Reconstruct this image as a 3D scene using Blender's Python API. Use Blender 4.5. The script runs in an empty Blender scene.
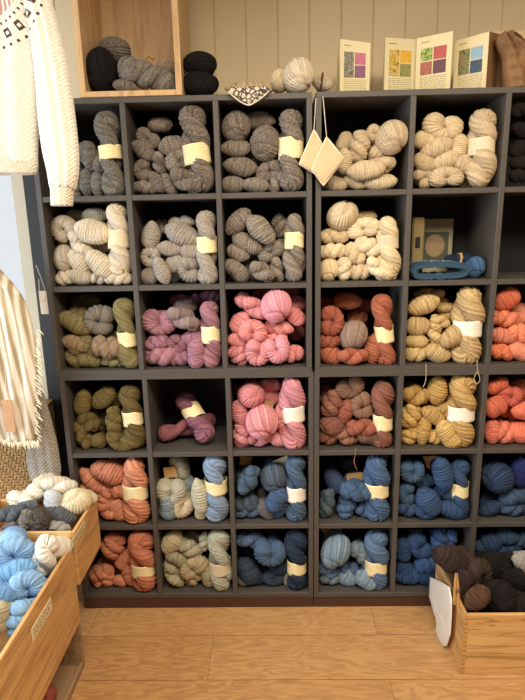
import bpy, math, random
import numpy as np
from mathutils import Vector, Matrix
S = bpy.context.scene
COL = S.collection
random.seed(12); rng = np.random.default_rng(5)
PI = math.pi

# ------------------------------------------------------------------ camera
PITCH, YAW, ROLL = 1.3433, .0198, -.0205
CAM = np.array([.935, -2.1702, 1.7696]); F = 525.0
def _rx(a): c, s = math.cos(a), math.sin(a); return np.array([[1,0,0],[0,c,-s],[0,s,c]])
def _rz(a): c, s = math.cos(a), math.sin(a); return np.array([[c,-s,0],[s,c,0],[0,0,1]])
RM = _rz(YAW) @ _rx(PITCH) @ _rz(ROLL)
cd = bpy.data.cameras.new('camera'); cam = bpy.data.objects.new('camera', cd); COL.objects.link(cam)
cd.sensor_fit = 'HORIZONTAL'; cd.sensor_width = 36; cd.lens = 36; cd.clip_start = .02
m4 = Matrix([list(RM[i]) + [CAM[i]] for i in range(3)] + [[0,0,0,1]]); cam.matrix_world = m4
S.camera = cam
def at(px, py, **k):
    """point seen at this place of the photograph on a given x, y or z plane"""
    d = RM @ np.array([px - 262.5, 350 - py, -F]); (ax, v), = k.items(); i = 'xyz'.index(ax)
    return CAM + (v - CAM[i]) / d[i] * d
def ppm(p):
    q = RM.T @ (np.array(p) - CAM); return F / -q[2]

# ------------------------------------------------------------------ materials
def srgb(h):
    h = h.lstrip('#'); v = [int(h[i:i+2], 16) / 255 for i in (0, 2, 4)]
    return tuple((c / 12.92 if c <= .04045 else ((c + .055) / 1.055) ** 2.4) for c in v) + (1,)
class N:
    def __init__(s, name):
        s.m = bpy.data.materials.new(name); s.m.use_nodes = True; s.t = s.m.node_tree; s.b = s.t.nodes['Principled BSDF']
    def n(s, kind, **kw):
        o = s.t.nodes.new('ShaderNode' + kind)
        for k, v in kw.items():
            if k in o.inputs: o.inputs[k].default_value = v
            else: setattr(o, k, v)
        return o
    def l(s, a, b): s.t.links.new(a, b)
    def ramp(s, fac, stops, interp='LINEAR'):
        r = s.n('ValToRGB'); e = r.color_ramp.elements; r.color_ramp.interpolation = interp
        while len(e) < len(stops): e.new(.5)
        for k, (p, c) in enumerate(stops): e[k].position = p; e[k].color = c
        s.l(fac, r.inputs[0]); return r.outputs[0]
    def math(s, op, a, b=None):
        o = s.n('Math', operation=op)
        for i, v in enumerate((a, b)):
            if v is None: continue
            if isinstance(v, (int, float)): o.inputs[i].default_value = v
            else: s.l(v, o.inputs[i])
        return o.outputs[0]
    def bump(s, h, st=.3, d=.002):
        o = s.n('Bump', Strength=st, Distance=d); s.l(h, o.inputs['Height']); s.l(o.outputs[0], s.b.inputs['Normal'])
    def coords(s, out='Object', scale=(1,1,1), rot=(0,0,0)):
        c = s.n('TexCoord'); mp = s.n('Mapping'); mp.inputs['Scale'].default_value = scale; mp.inputs['Rotation'].default_value = rot
        s.l(c.outputs[out], mp.inputs[0]); return mp.outputs[0]
def plain(name, col, rough=.6, noise=.0, nscale=20, metal=0):
    a = N(name); c = srgb(col); a.b.inputs['Base Color'].default_value = c; a.b.inputs['Roughness'].default_value = rough
    a.b.inputs['Metallic'].default_value = metal
    if noise:
        t = a.n('TexNoise', Scale=nscale, Detail=4.0); a.l(a.coords(), t.inputs['Vector'])
        lo = tuple(x * (1 - noise) for x in c[:3]) + (1,); hi = tuple(min(1, x * (1 + noise)) for x in c[:3]) + (1,)
        a.l(a.ramp(t.outputs[0], [(.3, lo), (.7, hi)]), a.b.inputs['Base Color'])
    return a.m
YM = {}
def yarn(col, marl=.12, scale=9, hue=.005, fuzz=.3, dark=None):
    key = (col, marl, scale, dark)
    if key in YM: return YM[key]
    a = N('yarn_' + col.strip('#')); c = srgb(col)
    inf = a.n('ObjectInfo'); tl = .86 if min(c[:3]) > .28 else .70
    t = a.n('TexNoise', Scale=float(scale), Detail=3.0, Roughness=.7); a.l(a.coords(), t.inputs['Vector'])
    lo = srgb(dark) if dark else tuple(x * (1 - marl * 1.6) for x in c[:3]) + (1,)
    hi = tuple(min(1, x * (1 + marl)) for x in c[:3]) + (1,)
    r = a.ramp(t.outputs[0], [(.38, lo), (.62, hi)])
    hs = a.n('HueSaturation'); hs.inputs['Saturation'].default_value = .90
    a.l(a.math('ADD', a.math('MULTIPLY', inf.outputs['Random'], hue * 2), .5 - hue), hs.inputs['Hue'])
    a.l(a.math('ADD', a.math('MULTIPLY', inf.outputs['Random'], .26), .87), hs.inputs['Value'])
    at_ = a.n('Attribute'); at_.attribute_name = 'strand'; t1 = a.n('TexNoise', Scale=.9, Detail=1.0); t1.noise_dimensions = '1D'; a.l(at_.outputs['Fac'], t1.inputs['W'])
    m_ = a.n('MixRGB'); m_.blend_type = 'MULTIPLY'; m_.inputs[0].default_value = 1; a.l(r, m_.inputs[1]); a.l(a.ramp(t1.outputs[0], [(.33, (tl, tl, tl, 1)), (.62, (1.08, 1.08, 1.08, 1))]), m_.inputs[2]); r = m_.outputs[0]
    a.l(r, hs.inputs['Color']); a.l(hs.outputs[0], a.b.inputs['Base Color'])
    a.b.inputs['Roughness'].default_value = .95; a.b.inputs['Specular IOR Level'].default_value = .1
    a.b.inputs['Sheen Weight'].default_value = fuzz; a.b.inputs['Sheen Roughness'].default_value = .6
    a.b.inputs['Sheen Tint'].default_value = c
    t2 = a.n('TexNoise', Scale=38.0, Detail=2.0); a.l(a.coords(), t2.inputs['Vector'])
    a.bump(t2.outputs[0], .35, .02)
    YM[key] = a.m; return a.m
def wood(name, light, dark, axis='x', scale=1.0, rough=.5, knots=.0):
    a = N(name)
    sc = {'x': (1.2, 14, 14), 'y': (14, 1.2, 14), 'z': (14, 14, 1.2)}[axis]
    v = a.coords('Object', tuple(k * scale for k in sc))
    t = a.n('TexNoise', Scale=2.2, Detail=6.0, Roughness=.6, Distortion=.6); a.l(v, t.inputs['Vector'])
    t3 = a.n('TexNoise', Scale=12.0, Detail=2.0); a.l(v, t3.inputs['Vector'])
    s = a.math('ADD', a.math('MULTIPLY', t.outputs[0], .8), a.math('MULTIPLY', t3.outputs[0], .2))
    st = [(.36, srgb(dark)), (.55, srgb(light)), (.75, tuple(min(1, x * 1.08) for x in srgb(light)[:3]) + (1,))]
    col = a.ramp(s, st)
    if knots:
        v2 = a.coords('Object', tuple(k * scale * .45 for k in sc)); w = a.n('TexNoise', Scale=1.3, Detail=3.0, Distortion=2.2); a.l(v2, w.inputs['Vector'])
        f = a.ramp(w.outputs[0], [(.47, (0,0,0,1)), (.5, (1,1,1,1)), (.53, (0,0,0,1))])
        mx = a.n('MixRGB'); a.l(a.math('MULTIPLY', f, knots), mx.inputs[0]); a.l(col, mx.inputs[1]); mx.inputs[2].default_value = tuple(x * .55 for x in srgb(dark)[:3]) + (1,); col = mx.outputs[0]
    a.l(col, a.b.inputs['Base Color']); a.b.inputs['Roughness'].default_value = rough
    a.bump(s, .15, .002); return a.m

M = {}
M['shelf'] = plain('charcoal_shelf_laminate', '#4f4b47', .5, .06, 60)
M['shelf_in'] = plain('shade_black_back_board', '#161618', .7)  # deep cubby shade put into the back board's near-black colour
M['plinth'] = plain('dark_brown_plinth', '#4a2f28', .5)
M['paper'] = plain('cream_paper', '#efe3bd', .8)
M['page'] = plain('leaflet_paper', '#e2d6ac', .7)
M['ink'] = plain('grey_ink', '#8f8767', .8)
M['kraft'] = plain('kraft_paper', '#8f6c48', .8, .12, 12)
M['white'] = plain('white_paint', '#e9e6dc', .6)
M['string'] = plain('white_string', '#ddd6c4', .9)
M['crate'] = wood('pine_crate_wood', '#d4a86e', '#bd8c54', 'y', 1.0, .5, .55)
M['crate_x'] = wood('pine_crate_wood_front', '#ddb376', '#c9985a', 'x', 1.0, .5, .75)
M['box'] = wood('pale_box_wood', '#d2b183', '#b8946a', 'z', 1.1, .5)
M['boxrim'] = plain('pale_box_edge', '#dcbd86', .5, .05, 20)
M['stand'] = wood('grey_brown_wood', '#a08363', '#83684c', 'y', 1.0, .6)
M['glass'] = None

def band_mat():
    a = N('paper_band'); v = a.coords('Object')
    sx = a.n('SeparateXYZ'); a.l(v, sx.inputs[0])
    # small print: rows along local x, broken into words by noise
    row = a.math('GREATER_THAN', a.math('SINE', a.math('MULTIPLY', sx.outputs[0], 38.0)), .35)
    t = a.n('TexNoise', Scale=14.0, Detail=1.0); a.l(v, t.inputs['Vector'])
    wd = a.math('GREATER_THAN', t.outputs[0], .52)
    mx = a.n('MixRGB'); a.l(a.math('MULTIPLY', a.math('MULTIPLY', row, wd), .3), mx.inputs[0])
    mx.inputs[1].default_value = srgb('#f2e5b4'); mx.inputs[2].default_value = srgb('#8a7a55'); a.l(mx.outputs[0], a.b.inputs['Base Color'])
    a.b.inputs['Roughness'].default_value = .75; return a.m
M['band'] = band_mat()
M['band_white'] = plain('white_paper_band', '#f1ece0', .75)
M['band_tan'] = plain('tan_paper_band', '#c39a66', .8)

# ------------------------------------------------------------------ mesh helpers
def link(name, verts, faces, mat, parent=None, loc=None, smooth=True):
    me = bpy.data.meshes.new(name); me.from_pydata([tuple(map(float, v)) for v in verts], [], faces)
    if smooth: me.polygons.foreach_set('use_smooth', [True] * len(me.polygons))
    me.materials.append(mat); me.update()
    o = bpy.data.objects.new(name, me); COL.objects.link(o)
    if loc is not None: o.location = tuple(map(float, loc))
    if parent: o.parent = parent
    return o
def empty(name, loc, rz=0):
    o = bpy.data.objects.new(name, None); COL.objects.link(o); o.location = tuple(map(float, loc)); o.rotation_euler.z = rz
    o.empty_display_size = .05; return o
def tag(o, label, cat, group=None):
    o['label'] = label; o['category'] = cat
    if group: o['group'] = group
    return o
def struct(o): o['kind'] = 'structure'; return o
STR = [[]]      # strand number of every vertex of the last tube
class MB:
    def __init__(s): s.v = []; s.f = []; s.a = []
    def add(s, v, f):
        k = len(s.v); s.a += STR[0] if len(STR[0]) == len(v) else [0.] * len(v); STR[0] = []; s.v += [tuple(map(float, p)) for p in v]; s.f += [tuple(i + k for i in q) for q in f]; return s
    def box(s, a, b, bev=.0012):
        a = np.array(a, float); b = np.array(b, float); lo = np.minimum(a, b); hi = np.maximum(a, b); bev = min(bev, .3 * float((hi - lo).min()))
        if bev <= 0:
            vs = [(x, y, z) for x in (lo[0], hi[0]) for y in (lo[1], hi[1]) for z in (lo[2], hi[2])]
            return s.add(vs, [(0,1,3,2),(4,6,7,5),(0,4,5,1),(2,3,7,6),(0,2,6,4),(1,5,7,3)])
        # chamfered box: three vertices per corner
        vs = []; idx = {}
        for i in (0,1):
            for j in (0,1):
                for k in (0,1):
                    c = np.array([(lo, hi)[i][0], (lo, hi)[j][1], (lo, hi)[k][2]]); sg = np.array([1-2*i, 1-2*j, 1-2*k]) * bev
                    for ax in range(3):
                        d = sg.copy(); d[ax] = 0; idx[i,j,k,ax] = len(vs); vs.append(c + d)
        fs = []
        for ax in range(3):
            o = [t for t in range(3) if t != ax]
            for e in (0, 1):
                q = []
                for (p, r) in ((0,0),(1,0),(1,1),(0,1)):
                    t = [0,0,0]; t[ax] = e; t[o[0]] = p; t[o[1]] = r; q.append(idx[t[0],t[1],t[2],ax])
                fs.append(tuple(q))
            for p in (0,1):
                for r in (0,1):
                    q = []
                    for e in (0,1):
                        t = [0,0,0]; t[ax] = e; t[o[0]] = p; t[o[1]] = r
                        q.append((idx[t[0],t[1],t[2],o[0]], idx[t[0],t[1],t[2],o[1]]))
                    fs.append((q[0][0], q[0][1], q[1][1], q[1][0]))
        for i in (0,1):
            for j in (0,1):
                for k in (0,1): fs.append((idx[i,j,k,0], idx[i,j,k,1], idx[i,j,k,2]))
        return s.add(vs, fs)
    def build(s, name, mat, parent=None, smooth=False, loc=None):
        o = link(name, s.v, s.f, mat, parent, loc, smooth)
        import bmesh
        if any(s.a): o.data.attributes.new('strand', 'FLOAT', 'POINT').data.foreach_set('value', s.a)
        bm = bmesh.new(); bm.from_mesh(o.data); bmesh.ops.recalc_face_normals(bm, faces=bm.faces); bm.to_mesh(o.data); bm.free()
        return o
def tube(P, R, m=32, disp=None, close=False):
    """sweep a ring of m vertices along the points P with radii R; disp(s, theta) scales the radius"""
    P = np.array(P, float); n = len(P); R = np.broadcast_to(np.array(R, float), (n,)) if np.ndim(R) < 2 else R
    T = np.gradient(P, axis=0)
    if close: T = np.roll(P, -1, 0) - np.roll(P, 1, 0)
    T /= np.linalg.norm(T, axis=1)[:, None] + 1e-12
    u = np.cross(T[0], [0,0,1.]);
    if np.linalg.norm(u) < .2: u = np.cross(T[0], [0,1.,0])
    u /= np.linalg.norm(u); seg = np.r_[0, np.cumsum(np.linalg.norm(np.diff(P, axis=0), axis=1))]
    th = np.arange(m) / m * 2 * PI; V = np.zeros((n, m, 3)); ph = []
    for i in range(n):
        u = u - T[i] * np.dot(u, T[i]); u /= np.linalg.norm(u); w = np.cross(T[i], u)
        r = R[i] * (disp(seg[i], th) if disp else np.ones(m))
        ph.extend(disp.ph if disp is not None and hasattr(disp, 'ph') else [0.] * m); V[i] = P[i] + r[:, None] * (np.cos(th)[:, None] * u + np.sin(th)[:, None] * w)
    fs = []
    for i in range(n if close else n - 1):
        a = i * m; b = ((i + 1) % n) * m
        for j in range(m):
            k = (j + 1) % m; fs.append((a + j, a + k, b + k, b + j))
    if not close: fs += [tuple(range(m))[::-1], tuple((n - 1) * m + j for j in range(m))]
    STR[0] = [float(a) for a in ph]; return V.reshape(-1, 3), fs
def spl(pts, n):
    """smooth curve through the points"""
    pts = np.array(pts, float); k = len(pts); t = np.linspace(0, k - 1, n); out = []
    for x in t:
        i = min(int(x), k - 2); f = x - i
        p0 = pts[max(i-1, 0)]; p1 = pts[i]; p2 = pts[i+1]; p3 = pts[min(i+2, k-1)]
        out.append(.5 * ((2*p1) + (-p0+p2)*f + (2*p0-5*p1+4*p2-p3)*f*f + (-p0+3*p1-3*p2+p3)*f**3))
    return np.array(out)
def cap(n, a=.18):
    s = np.linspace(0, 1, n); d = np.minimum(s, 1 - s) / a
    return np.sqrt(np.clip(1 - (1 - np.clip(d, 0, 1)) ** 2, .0004, 1))
def wrap(k, m, amp=.032, ph=0, lump=.05, seed=0):
    """strand ridges: k strands per unit of length, slanted by m turns"""
    r = np.random.default_rng(int(abs(seed) * 10)); a1, a2, a3 = r.uniform(0, 6, 3)
    def f(s, th):
        w = .5 * np.sin(2.1 * s + a1) + .4 * np.sin(th * 2 + a2 + s)
        f.ph = list(k * s + m / 2 / PI * th + (ph + w * .8) / PI + 50)
        c_ = 2.6 * np.abs(np.cos(PI * k * s + m / 2 * th + ph + w * .8)) - 1.6
        return 1 + amp * (c_ + .25 * np.cos(4.6 * PI * k * s + 2 * m * th + a2)) * (.75 + .35 * np.sin(3 * th + a1 + 2.3 * s)) + lump * np.sin(th * 2 + a3 + 1.7 * s) * .6 + lump * .6 * np.sin(3.3 * s + a1)
    return f

# ------------------------------------------------------------------ archetypes of a folded skein's visible end (units: half height 1)
ARCH = {}
def arch(kind, v):
    key = (kind, v)
    if key in ARCH: return ARCH[key]
    r = np.random.default_rng(100 * ord(kind) + v); mb = MB()
    def tail(x0, dx):
        p = spl([(x0, .2, 0), (x0 + dx, 1.0, 0), (x0 - dx, 1.9, .05), (x0 + dx * .5, 2.6, -.05)], 26)
        mb.add(*tube(p, .74 * cap(26, .3), 18, wrap(1.6, 2, .03, seed=v + 9)))
    if kind == 'L' and v >= 4:      # a twisted end: two plies crossing
        n = 190; t = np.linspace(0, 2 * PI, n, endpoint=False); c = np.cos(t); x = np.sign(c) * np.abs(c) ** .8; sn = np.sin(t); sn = np.sign(sn) * np.abs(sn) ** .5
        an = (.62, -.8, .95)[v - 4] * PI * x + (.5, 1.1, -.4)[v - 4]; off = .42
        P = np.c_[x * .92, sn * off * np.sin(an), sn * off * np.cos(an)]
        mb.add(*tube(P, .56 * (.95 + .08 * np.abs(c) ** 3), 48, wrap(4.2, (2, -2, 4)[v - 4], .05, v, seed=v, lump=.06), close=True)); tail(0, .15)
    elif kind == 'L':
        bend = (.16, -.12, .05, .22)[v % 4]; k = (4.3, 4.9, 3.9, 4.6)[v % 4]; n = 130
        t = np.linspace(-1, 1, n); xs = np.sin(t * PI / 2) * 1.45
        p = np.c_[xs, .25 * t ** 2, bend * (1 - t ** 2) - bend * .5]
        rad = (1 - abs(bend) * .5) * np.sqrt(np.clip(1 - np.abs(xs / 1.46) ** 3.1, .0004, 1)) * (1 + .06 * np.sin(t * 2.4 + v))
        mb.add(*tube(p, rad, 40, wrap(k, (2, -4, 4, -2)[v % 4], .048, v, seed=v, lump=.08)))
        tail((.2, -.2)[v % 2], .15)
    elif kind == 'K':
        n = 190; a0 = (.42, .3, .55)[v % 3]; a = np.linspace(a0, 2 * PI - a0 * .7, n); rc = .52
        s = np.linspace(0, 1, n); yy = .55 * np.clip(np.abs(s - .5) * 2 - .72, 0, 1) * 3
        sp = 1 + .10 * np.sin(a + v)
        p = np.c_[np.cos(a) * rc * sp * 1.12, yy, np.sin(a) * rc * sp]      # notch opens towards +x
        mb.add(*tube(p, .56 * cap(n, .12) * (1 + .07 * np.sin(5 * s + v)), 40, wrap(5.2, (2, -2, 4)[v % 3], .052, v, seed=v, lump=.07)))
        tail(-.1, .12)
    elif kind == 'B':
        n, m = 64, 168; V = []; fs = []; SA = []
        nn = (26, 30, 28)[v % 3]; tw = (2.4, -2.0, 3.0)[v % 3]
        for i in range(n):
            ph = PI * (i + .5) / n
            for j in range(m):
                th = 2 * PI * j / m
                q = 1 + .030 * min(1, math.sin(ph) * 2.2) * (2.6 * abs(math.cos((nn * th + tw * 3 * ph + .7 * math.sin(2 * th + v)) / 2)) - 1.6) + .05 * math.sin(2 * th + v) * math.sin(ph) ** 2
                cr = (math.sin(ph) * math.cos(th - ph * tw * .5)); q *= 1 - .10 * math.exp(-(cr / .13) ** 2) * max(0, math.cos(ph)) 
                SA.append(50 + (nn * th + tw * 3 * ph + .7 * math.sin(2 * th + v)) / 2 / PI); V.append((q * math.sin(ph) * math.cos(th), -q * math.cos(ph), q * math.sin(ph) * math.sin(th)))
        for i in range(n - 1):
            for j in range(m): k2 = (j + 1) % m; fs.append((i*m+j, (i+1)*m+j, (i+1)*m+k2, i*m+k2))
        fs += [tuple(range(m)), tuple((n-1)*m + j for j in range(m))[::-1]]
        R2 = Matrix.Rotation((.75, -.6, .5)[v % 3], 3, 'X') @ Matrix.Rotation((.5, .6, -.75)[v % 3], 3, 'Z')
        V = [R2 @ Vector(p) for p in V]; STR[0] = SA; mb.add(V, fs); tail(0, .15)
    me = mb.build('skein', M['paper'], smooth=True); d = me.data; bpy.data.objects.remove(me); ARCH[key] = d
    return d
def hank_mesh(Lh, w, turns=.5, band=None, seed=0, k=60., flat=.9, fine=8):
    """two plies twisted about the local x axis and joined by loops; metres"""
    n = 240; t = np.linspace(0, 2 * PI, n, endpoint=False); c = np.cos(t)
    x = c * 1.0; x = np.sign(x) * np.abs(x) ** .8
    prof = np.ones(n)
    if band is not None:
        prof = 1 - .36 * np.exp(-((x - band) / .24) ** 2)
    R = w / 2 * .60; off = w / 2 * .44
    X = x * (Lh / 2 - R * .85)
    ang = turns * PI * (x - (band or 0)) * 1.0 + .35 + .5 * math.sin(seed * 3)
    s = np.sin(t); s = np.sign(s) * np.abs(s) ** .55
    P = np.c_[X, s * off * prof * np.sin(ang) * flat, s * off * prof * np.cos(ang)]
    rad = R * prof * (.94 + .16 * np.abs(c) ** 3 + .04 * np.sin(3 * t + seed))
    mb = MB(); mb.add(*tube(P, rad, 78, wrap(k, 10, .05, seed=seed + 3, lump=.06), close=True)); mb.v = [(a * 2 / w, b * 2 / w, c2 * 2 / w) for a, b, c2 in mb.v]; return mb

CN = {0:'top',1:'second',2:'third',3:'fourth',4:'fifth',5:'bottom'}
CC = {0:'leftmost',1:'second',2:'third',3:'fourth',4:'fifth',5:'sixth'}
def place_lump(kind, p, w, h, ang, mat, name='skein', notch=None, v=None, depth=1.0):
    """w, h in metres; ang = turn in the plane of the shelf front, degrees"""
    v = random.randrange(7 if kind == 'L' else 3) if v is None else v
    o = bpy.data.objects.new(name, arch(kind, v)); COL.objects.link(o)
    nx = 1.45 if kind == 'L' else (1.12 if kind == 'K' else 1.0); nz = 1.0 if kind != 'K' else 1.08
    if kind == 'L':
        if h > w: w, h, ang = h, w, ang + 90
        sx, sz = w / 2 / nx, h / 2 / nz
    elif kind == 'K':
        # the notch points to ang; keep the outline w x h
        a = math.radians(ang); ww = abs(math.cos(a)) * w + abs(math.sin(a)) * h; hh = abs(math.sin(a)) * w + abs(math.cos(a)) * h
        ww, hh = (w, h) if abs(math.cos(a)) > .7 else (h, w); sx, sz = ww / 2 / nx, hh / 2 / nz
    else: sx, sz = w / 2, h / 2
    sy = min(sx, sz) * 1.0 * depth
    if kind == 'L' and random.random() < .5: ang += 180
    o.scale = (sx, sy, sz); o.location = tuple(map(float, p))
    o.rotation_euler = (0, -math.radians(ang), 0)
    o.material_slots[0].link = 'OBJECT'; o.material_slots[0].material = mat
    return o
def place_hank(p0, p1, w, mat, band=None, bandlen=.04, bmat=None, turns=.5, seed=0, name='skein', yoff=(0,0), coarse=1.0):
    p0 = np.array(p0, float); p1 = np.array(p1, float); mid = (p0 + p1) / 2; L = float(np.linalg.norm(p1 - p0))
    mb = hank_mesh(L, w, turns, band, seed, k=60. / coarse)
    ax = Vector(p1 - p0).normalized(); yv = Vector((0, 1, 0)); zv = ax.cross(yv).normalized(); yv = zv.cross(ax)
    o = mb.build(name, mat, smooth=True); rot = Matrix((ax, yv, zv)).transposed()
    o.matrix_world = Matrix.Translation(Vector(mid)) @ rot.to_4x4() @ Matrix.Scale(w / 2, 4)
    if band is not None:
        n = 9; m = 48; xs = np.linspace(-1, 1, n) * bandlen / 2 + band * (L / 2 - w * .25); V = []; fs = []
        r0 = w / 2 * .84
        for rr in (r0 * 1.0, r0 * .975):
            for i in range(n):
                for j in range(m):
                    th = 2 * PI * j / m; q = rr * (1 + .02 * abs(i - 4) / 4 + .02 * math.sin(3 * th + seed))
                    V.append((xs[i] + .0015 * math.sin(2*th), q * math.sin(th) * .92, q * math.cos(th)))
        for s2 in (0, 1):
            for i in range(n - 1):
                for j in range(m):
                    k2 = (j + 1) % m; a = s2*n*m + i*m; f = (a+j, a+k2, a+m+k2, a+m+j); fs.append(f if not s2 else f[::-1])
        for j in range(m):
            k2 = (j + 1) % m; fs.append((j, n*m+j, n*m+k2, k2)); e = (n-1)*m; fs.append((e+j, e+k2, n*m+e+k2, n*m+e+j))
        link('paper_band', [(a * 2 / w, b * 2 / w, c2 * 2 / w) for a, b, c2 in V], fs, bmat or M['band'], o)
    return o

# ------------------------------------------------------------------ the shelving units
A = .36; T = .0214; G = .0142; HB = .3618; PL = .0582; DEP = .32
H2 = 3 * HB + T
def unit(x0, z0, label, cols=3, rows=3, y0=0, right=True):
    e = tag(empty('shelving_unit', (x0, y0, z0)), label, 'shelving', 'charcoal cubby shelving units')
    W = cols * A + T; Hh = rows * HB + T
    MB().box((0, .002, 0), (W, DEP, T)).build('bottom_board', M['shelf'], e)
    MB().box((0, .002, Hh - T), (W, DEP, Hh)).build('top_board', M['shelf'], e)
    for k in range(cols + 1):
        if k in (0, cols): MB().box((k * A, 0, T), (k * A + T, DEP, Hh - T)).build('side_panel', M['shelf'], e)
        else: MB().box((k * A, .001, T), (k * A + T, DEP, Hh - T)).build('divider', M['shelf'], e)
    for r in range(1, rows):
        for k in range(cols):
            MB().box((k * A + T, .003, r * HB), ((k + 1) * A, DEP, r * HB + T)).build('shelf_board', M['shelf'], e)
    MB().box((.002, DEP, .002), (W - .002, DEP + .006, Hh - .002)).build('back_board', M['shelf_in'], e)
    return e
XR = 3 * A + T + G
unit(.0083, PL, 'lower left charcoal cubby unit holding orange, olive and blue-grey yarn', y0=.0)
unit(0, PL + H2, 'upper left charcoal cubby unit with grey, cream, mauve and pink yarn')
unit(XR - .003, PL, 'lower right charcoal cubby unit with brown, yellow and blue yarn', y0=-.004)
unit(XR, PL + H2, 'upper right charcoal cubby unit with cream yarn and a booklet', y0=-.004)
for x0, w, lb in ((.0083, 3 * A + T, 'dark brown plinth strip under the left shelving, above the floor'), (XR - .003, 3 * A + T, 'dark brown plinth strip under the right shelving, behind the crate')):
    tag(MB().box((x0, .004, 0), (x0 + w, .30, PL)).build('plinth', M['plinth']), lb, 'plinth')
TOPZ = PL + 2 * H2
def cellbox(r, c):
    x0 = (c * A if c < 3 else XR + (c - 3) * A) + T; 
    z = PL + (H2 if r < 3 else 0) + (2 - r % 3) * HB + T
    if r >= 3: x0 += .0083 if c < 3 else -.003
    return x0, x0 + A - T, z, z + HB - T

# ------------------------------------------------------------------ yarn in the cubbies.  rows: (type, x, y, w, h, angle, layer, colour)
# H: (top x, top y, bottom x, bottom y, width, band x, band y, band length)
CELLS = {}
def cell(r, c, x0, y0, s, name, pal, H, items): CELLS[r, c] = (x0, y0, s, name, pal, H[1:] if H else None, items)
mar = lambda a, b, sc=14: ('marl', a, b, sc)
cell(0,0, 60,95,6.36, 'black-and-white marled', [mar('#8f8a80','#2e2b2a',16)], ('H',290,112,365,640,150,352,368,85), [
 ('L',205,400,205,150,-48,0),('L',165,560,155,92,88,0),('L',243,568,150,85,92,0),('L',108,455,150,95,-60,1),('L',100,600,100,75,80,0)])
cell(0,1, 120,95,5.25, 'brownish grey', [mar('#94897d','#5a524b',10)], ('H',372,62,470,500,145,436,312,100), [
 ('K',150,232,125,100,60,0),('L',212,160,115,75,0,1),('L',120,293,120,85,-38,0),('K',116,392,98,108,0,0),('L',125,485,118,72,-5,0),
 ('L',205,360,112,70,-80,0),('L',190,458,112,75,-55,0),('L',270,260,128,98,12,0),('K',315,350,165,125,-90,0),('L',345,455,165,108,-35,-1),('L',255,470,112,72,-62,0)])
cell(0,2, 215,95,5.25, 'mid grey', [mar('#978c7f','#665d54',9)], ('H',400,85,420,500,135,414,284,108), [
 ('B',112,168,142,145,0,0),('L',235,142,145,95,0,1),('B',265,255,152,170,-20,0),('L',108,283,142,85,0,0),('L',215,335,110,70,0,1),
 ('L',135,378,162,85,-8,0),('K',285,402,150,110,-70,0),('L',98,467,118,86,0,0),('L',215,475,132,72,-5,0),('L',325,462,112,80,60,0),('L',335,332,70,60,40,1)])
cell(0,3, 315,90,5.25, 'fuzzy cream', ['#cdb996'], None, [
 ('B',402,250,158,158,0,-1),('K',308,232,75,90,0,1),('L',232,295,148,112,80,0),('L',155,275,100,75,60,2),('L',150,372,115,85,90,0),
 ('L',350,362,145,120,-45,0),('L',265,415,178,100,5,-1),('L',340,480,158,84,5,0),('L',100,488,122,80,-10,0),('L',210,487,112,75,-20,0)])
cell(0,4, 405,90,5.25, 'cream', ['#d0bb95'], ('H',410,115,430,505,140,405,300,85,'cream'), [
 ('K',205,190,205,142,80,0),('L',100,260,105,86,-5,0),('L',165,305,160,90,22,0),('L',285,297,112,92,80,0),('L',105,377,110,92,-32,0),
 ('L',210,370,132,82,22,0),('L',315,397,135,105,-12,0),('K',102,460,112,112,-150,0),('K',220,462,178,112,-90,-1),('L',330,487,80,62,0,1)])
cell(0,5, 480,80,5.83, 'near-black brown', ['#262020'], None, [
 ('L',235,175,130,85,10,0),('L',245,300,120,85,-20,0),('L',225,405,110,85,20,0),('L',240,480,120,80,5,0),('L',222,555,100,90,0,0)])
cell(1,0, 40,200,5.25, 'creamy white', ['#ddd0b6','#d3c7ae'], ('H',400,22,425,395,118,410,205,95,'cream'), [
 ('K',117,150,138,142,-60,0),('L',190,85,100,60,0,2),('L',292,78,125,75,0,1),('L',275,158,172,128,-15,-1),('L',452,332,145,80,72,0),
 ('L',215,232,158,100,-52,0),('L',145,222,95,85,40,1),('L',308,240,130,75,-10,1),('B',113,305,102,132,0,0),('L',205,320,138,100,-35,0),
 ('L',315,342,158,112,-45,-1),('L',118,412,95,84,10,0),('L',213,410,122,90,-5,0),('L',306,415,92,76,0,0),('L',410,417,135,72,0,-1)])
cell(1,1, 130,200,5.25, 'light grey marled', [mar('#b0a79b','#7a7268',13)], ('H',400,62,422,440,112,425,235,85), [
 ('L',275,178,172,105,-22,0),('L',270,122,130,78,5,1),('L',107,185,132,95,80,0),('L',165,140,80,80,0,2),('L',208,250,125,80,-5,0),('L',328,265,125,80,2,0),
 ('K',107,302,106,106,-20,0),('L',237,332,98,86,20,0),('L',95,402,95,92,45,0),('L',163,375,135,80,-70,-1),('K',317,377,132,140,0,0),('L',230,412,80,74,0,1)])
cell(1,2, 220,195,5.25, 'taupe grey', [mar('#9c9184','#6a6056',11)], ('H',395,105,388,452,105,388,238,85), [
 ('L',97,145,152,98,45,0),('L',215,180,168,98,-45,-1),('L',315,162,118,85,-80,1),('L',147,252,155,90,-25,0),('K',265,302,145,100,-60,0),
 ('L',97,308,112,90,-20,0),('L',87,400,135,90,-45,0),('L',160,397,115,72,-65,1),('L',223,407,135,98,-35,-1),('L',300,392,125,78,-80,0),('L',320,268,75,68,0,1),('L',425,390,140,62,62,0)])
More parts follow.
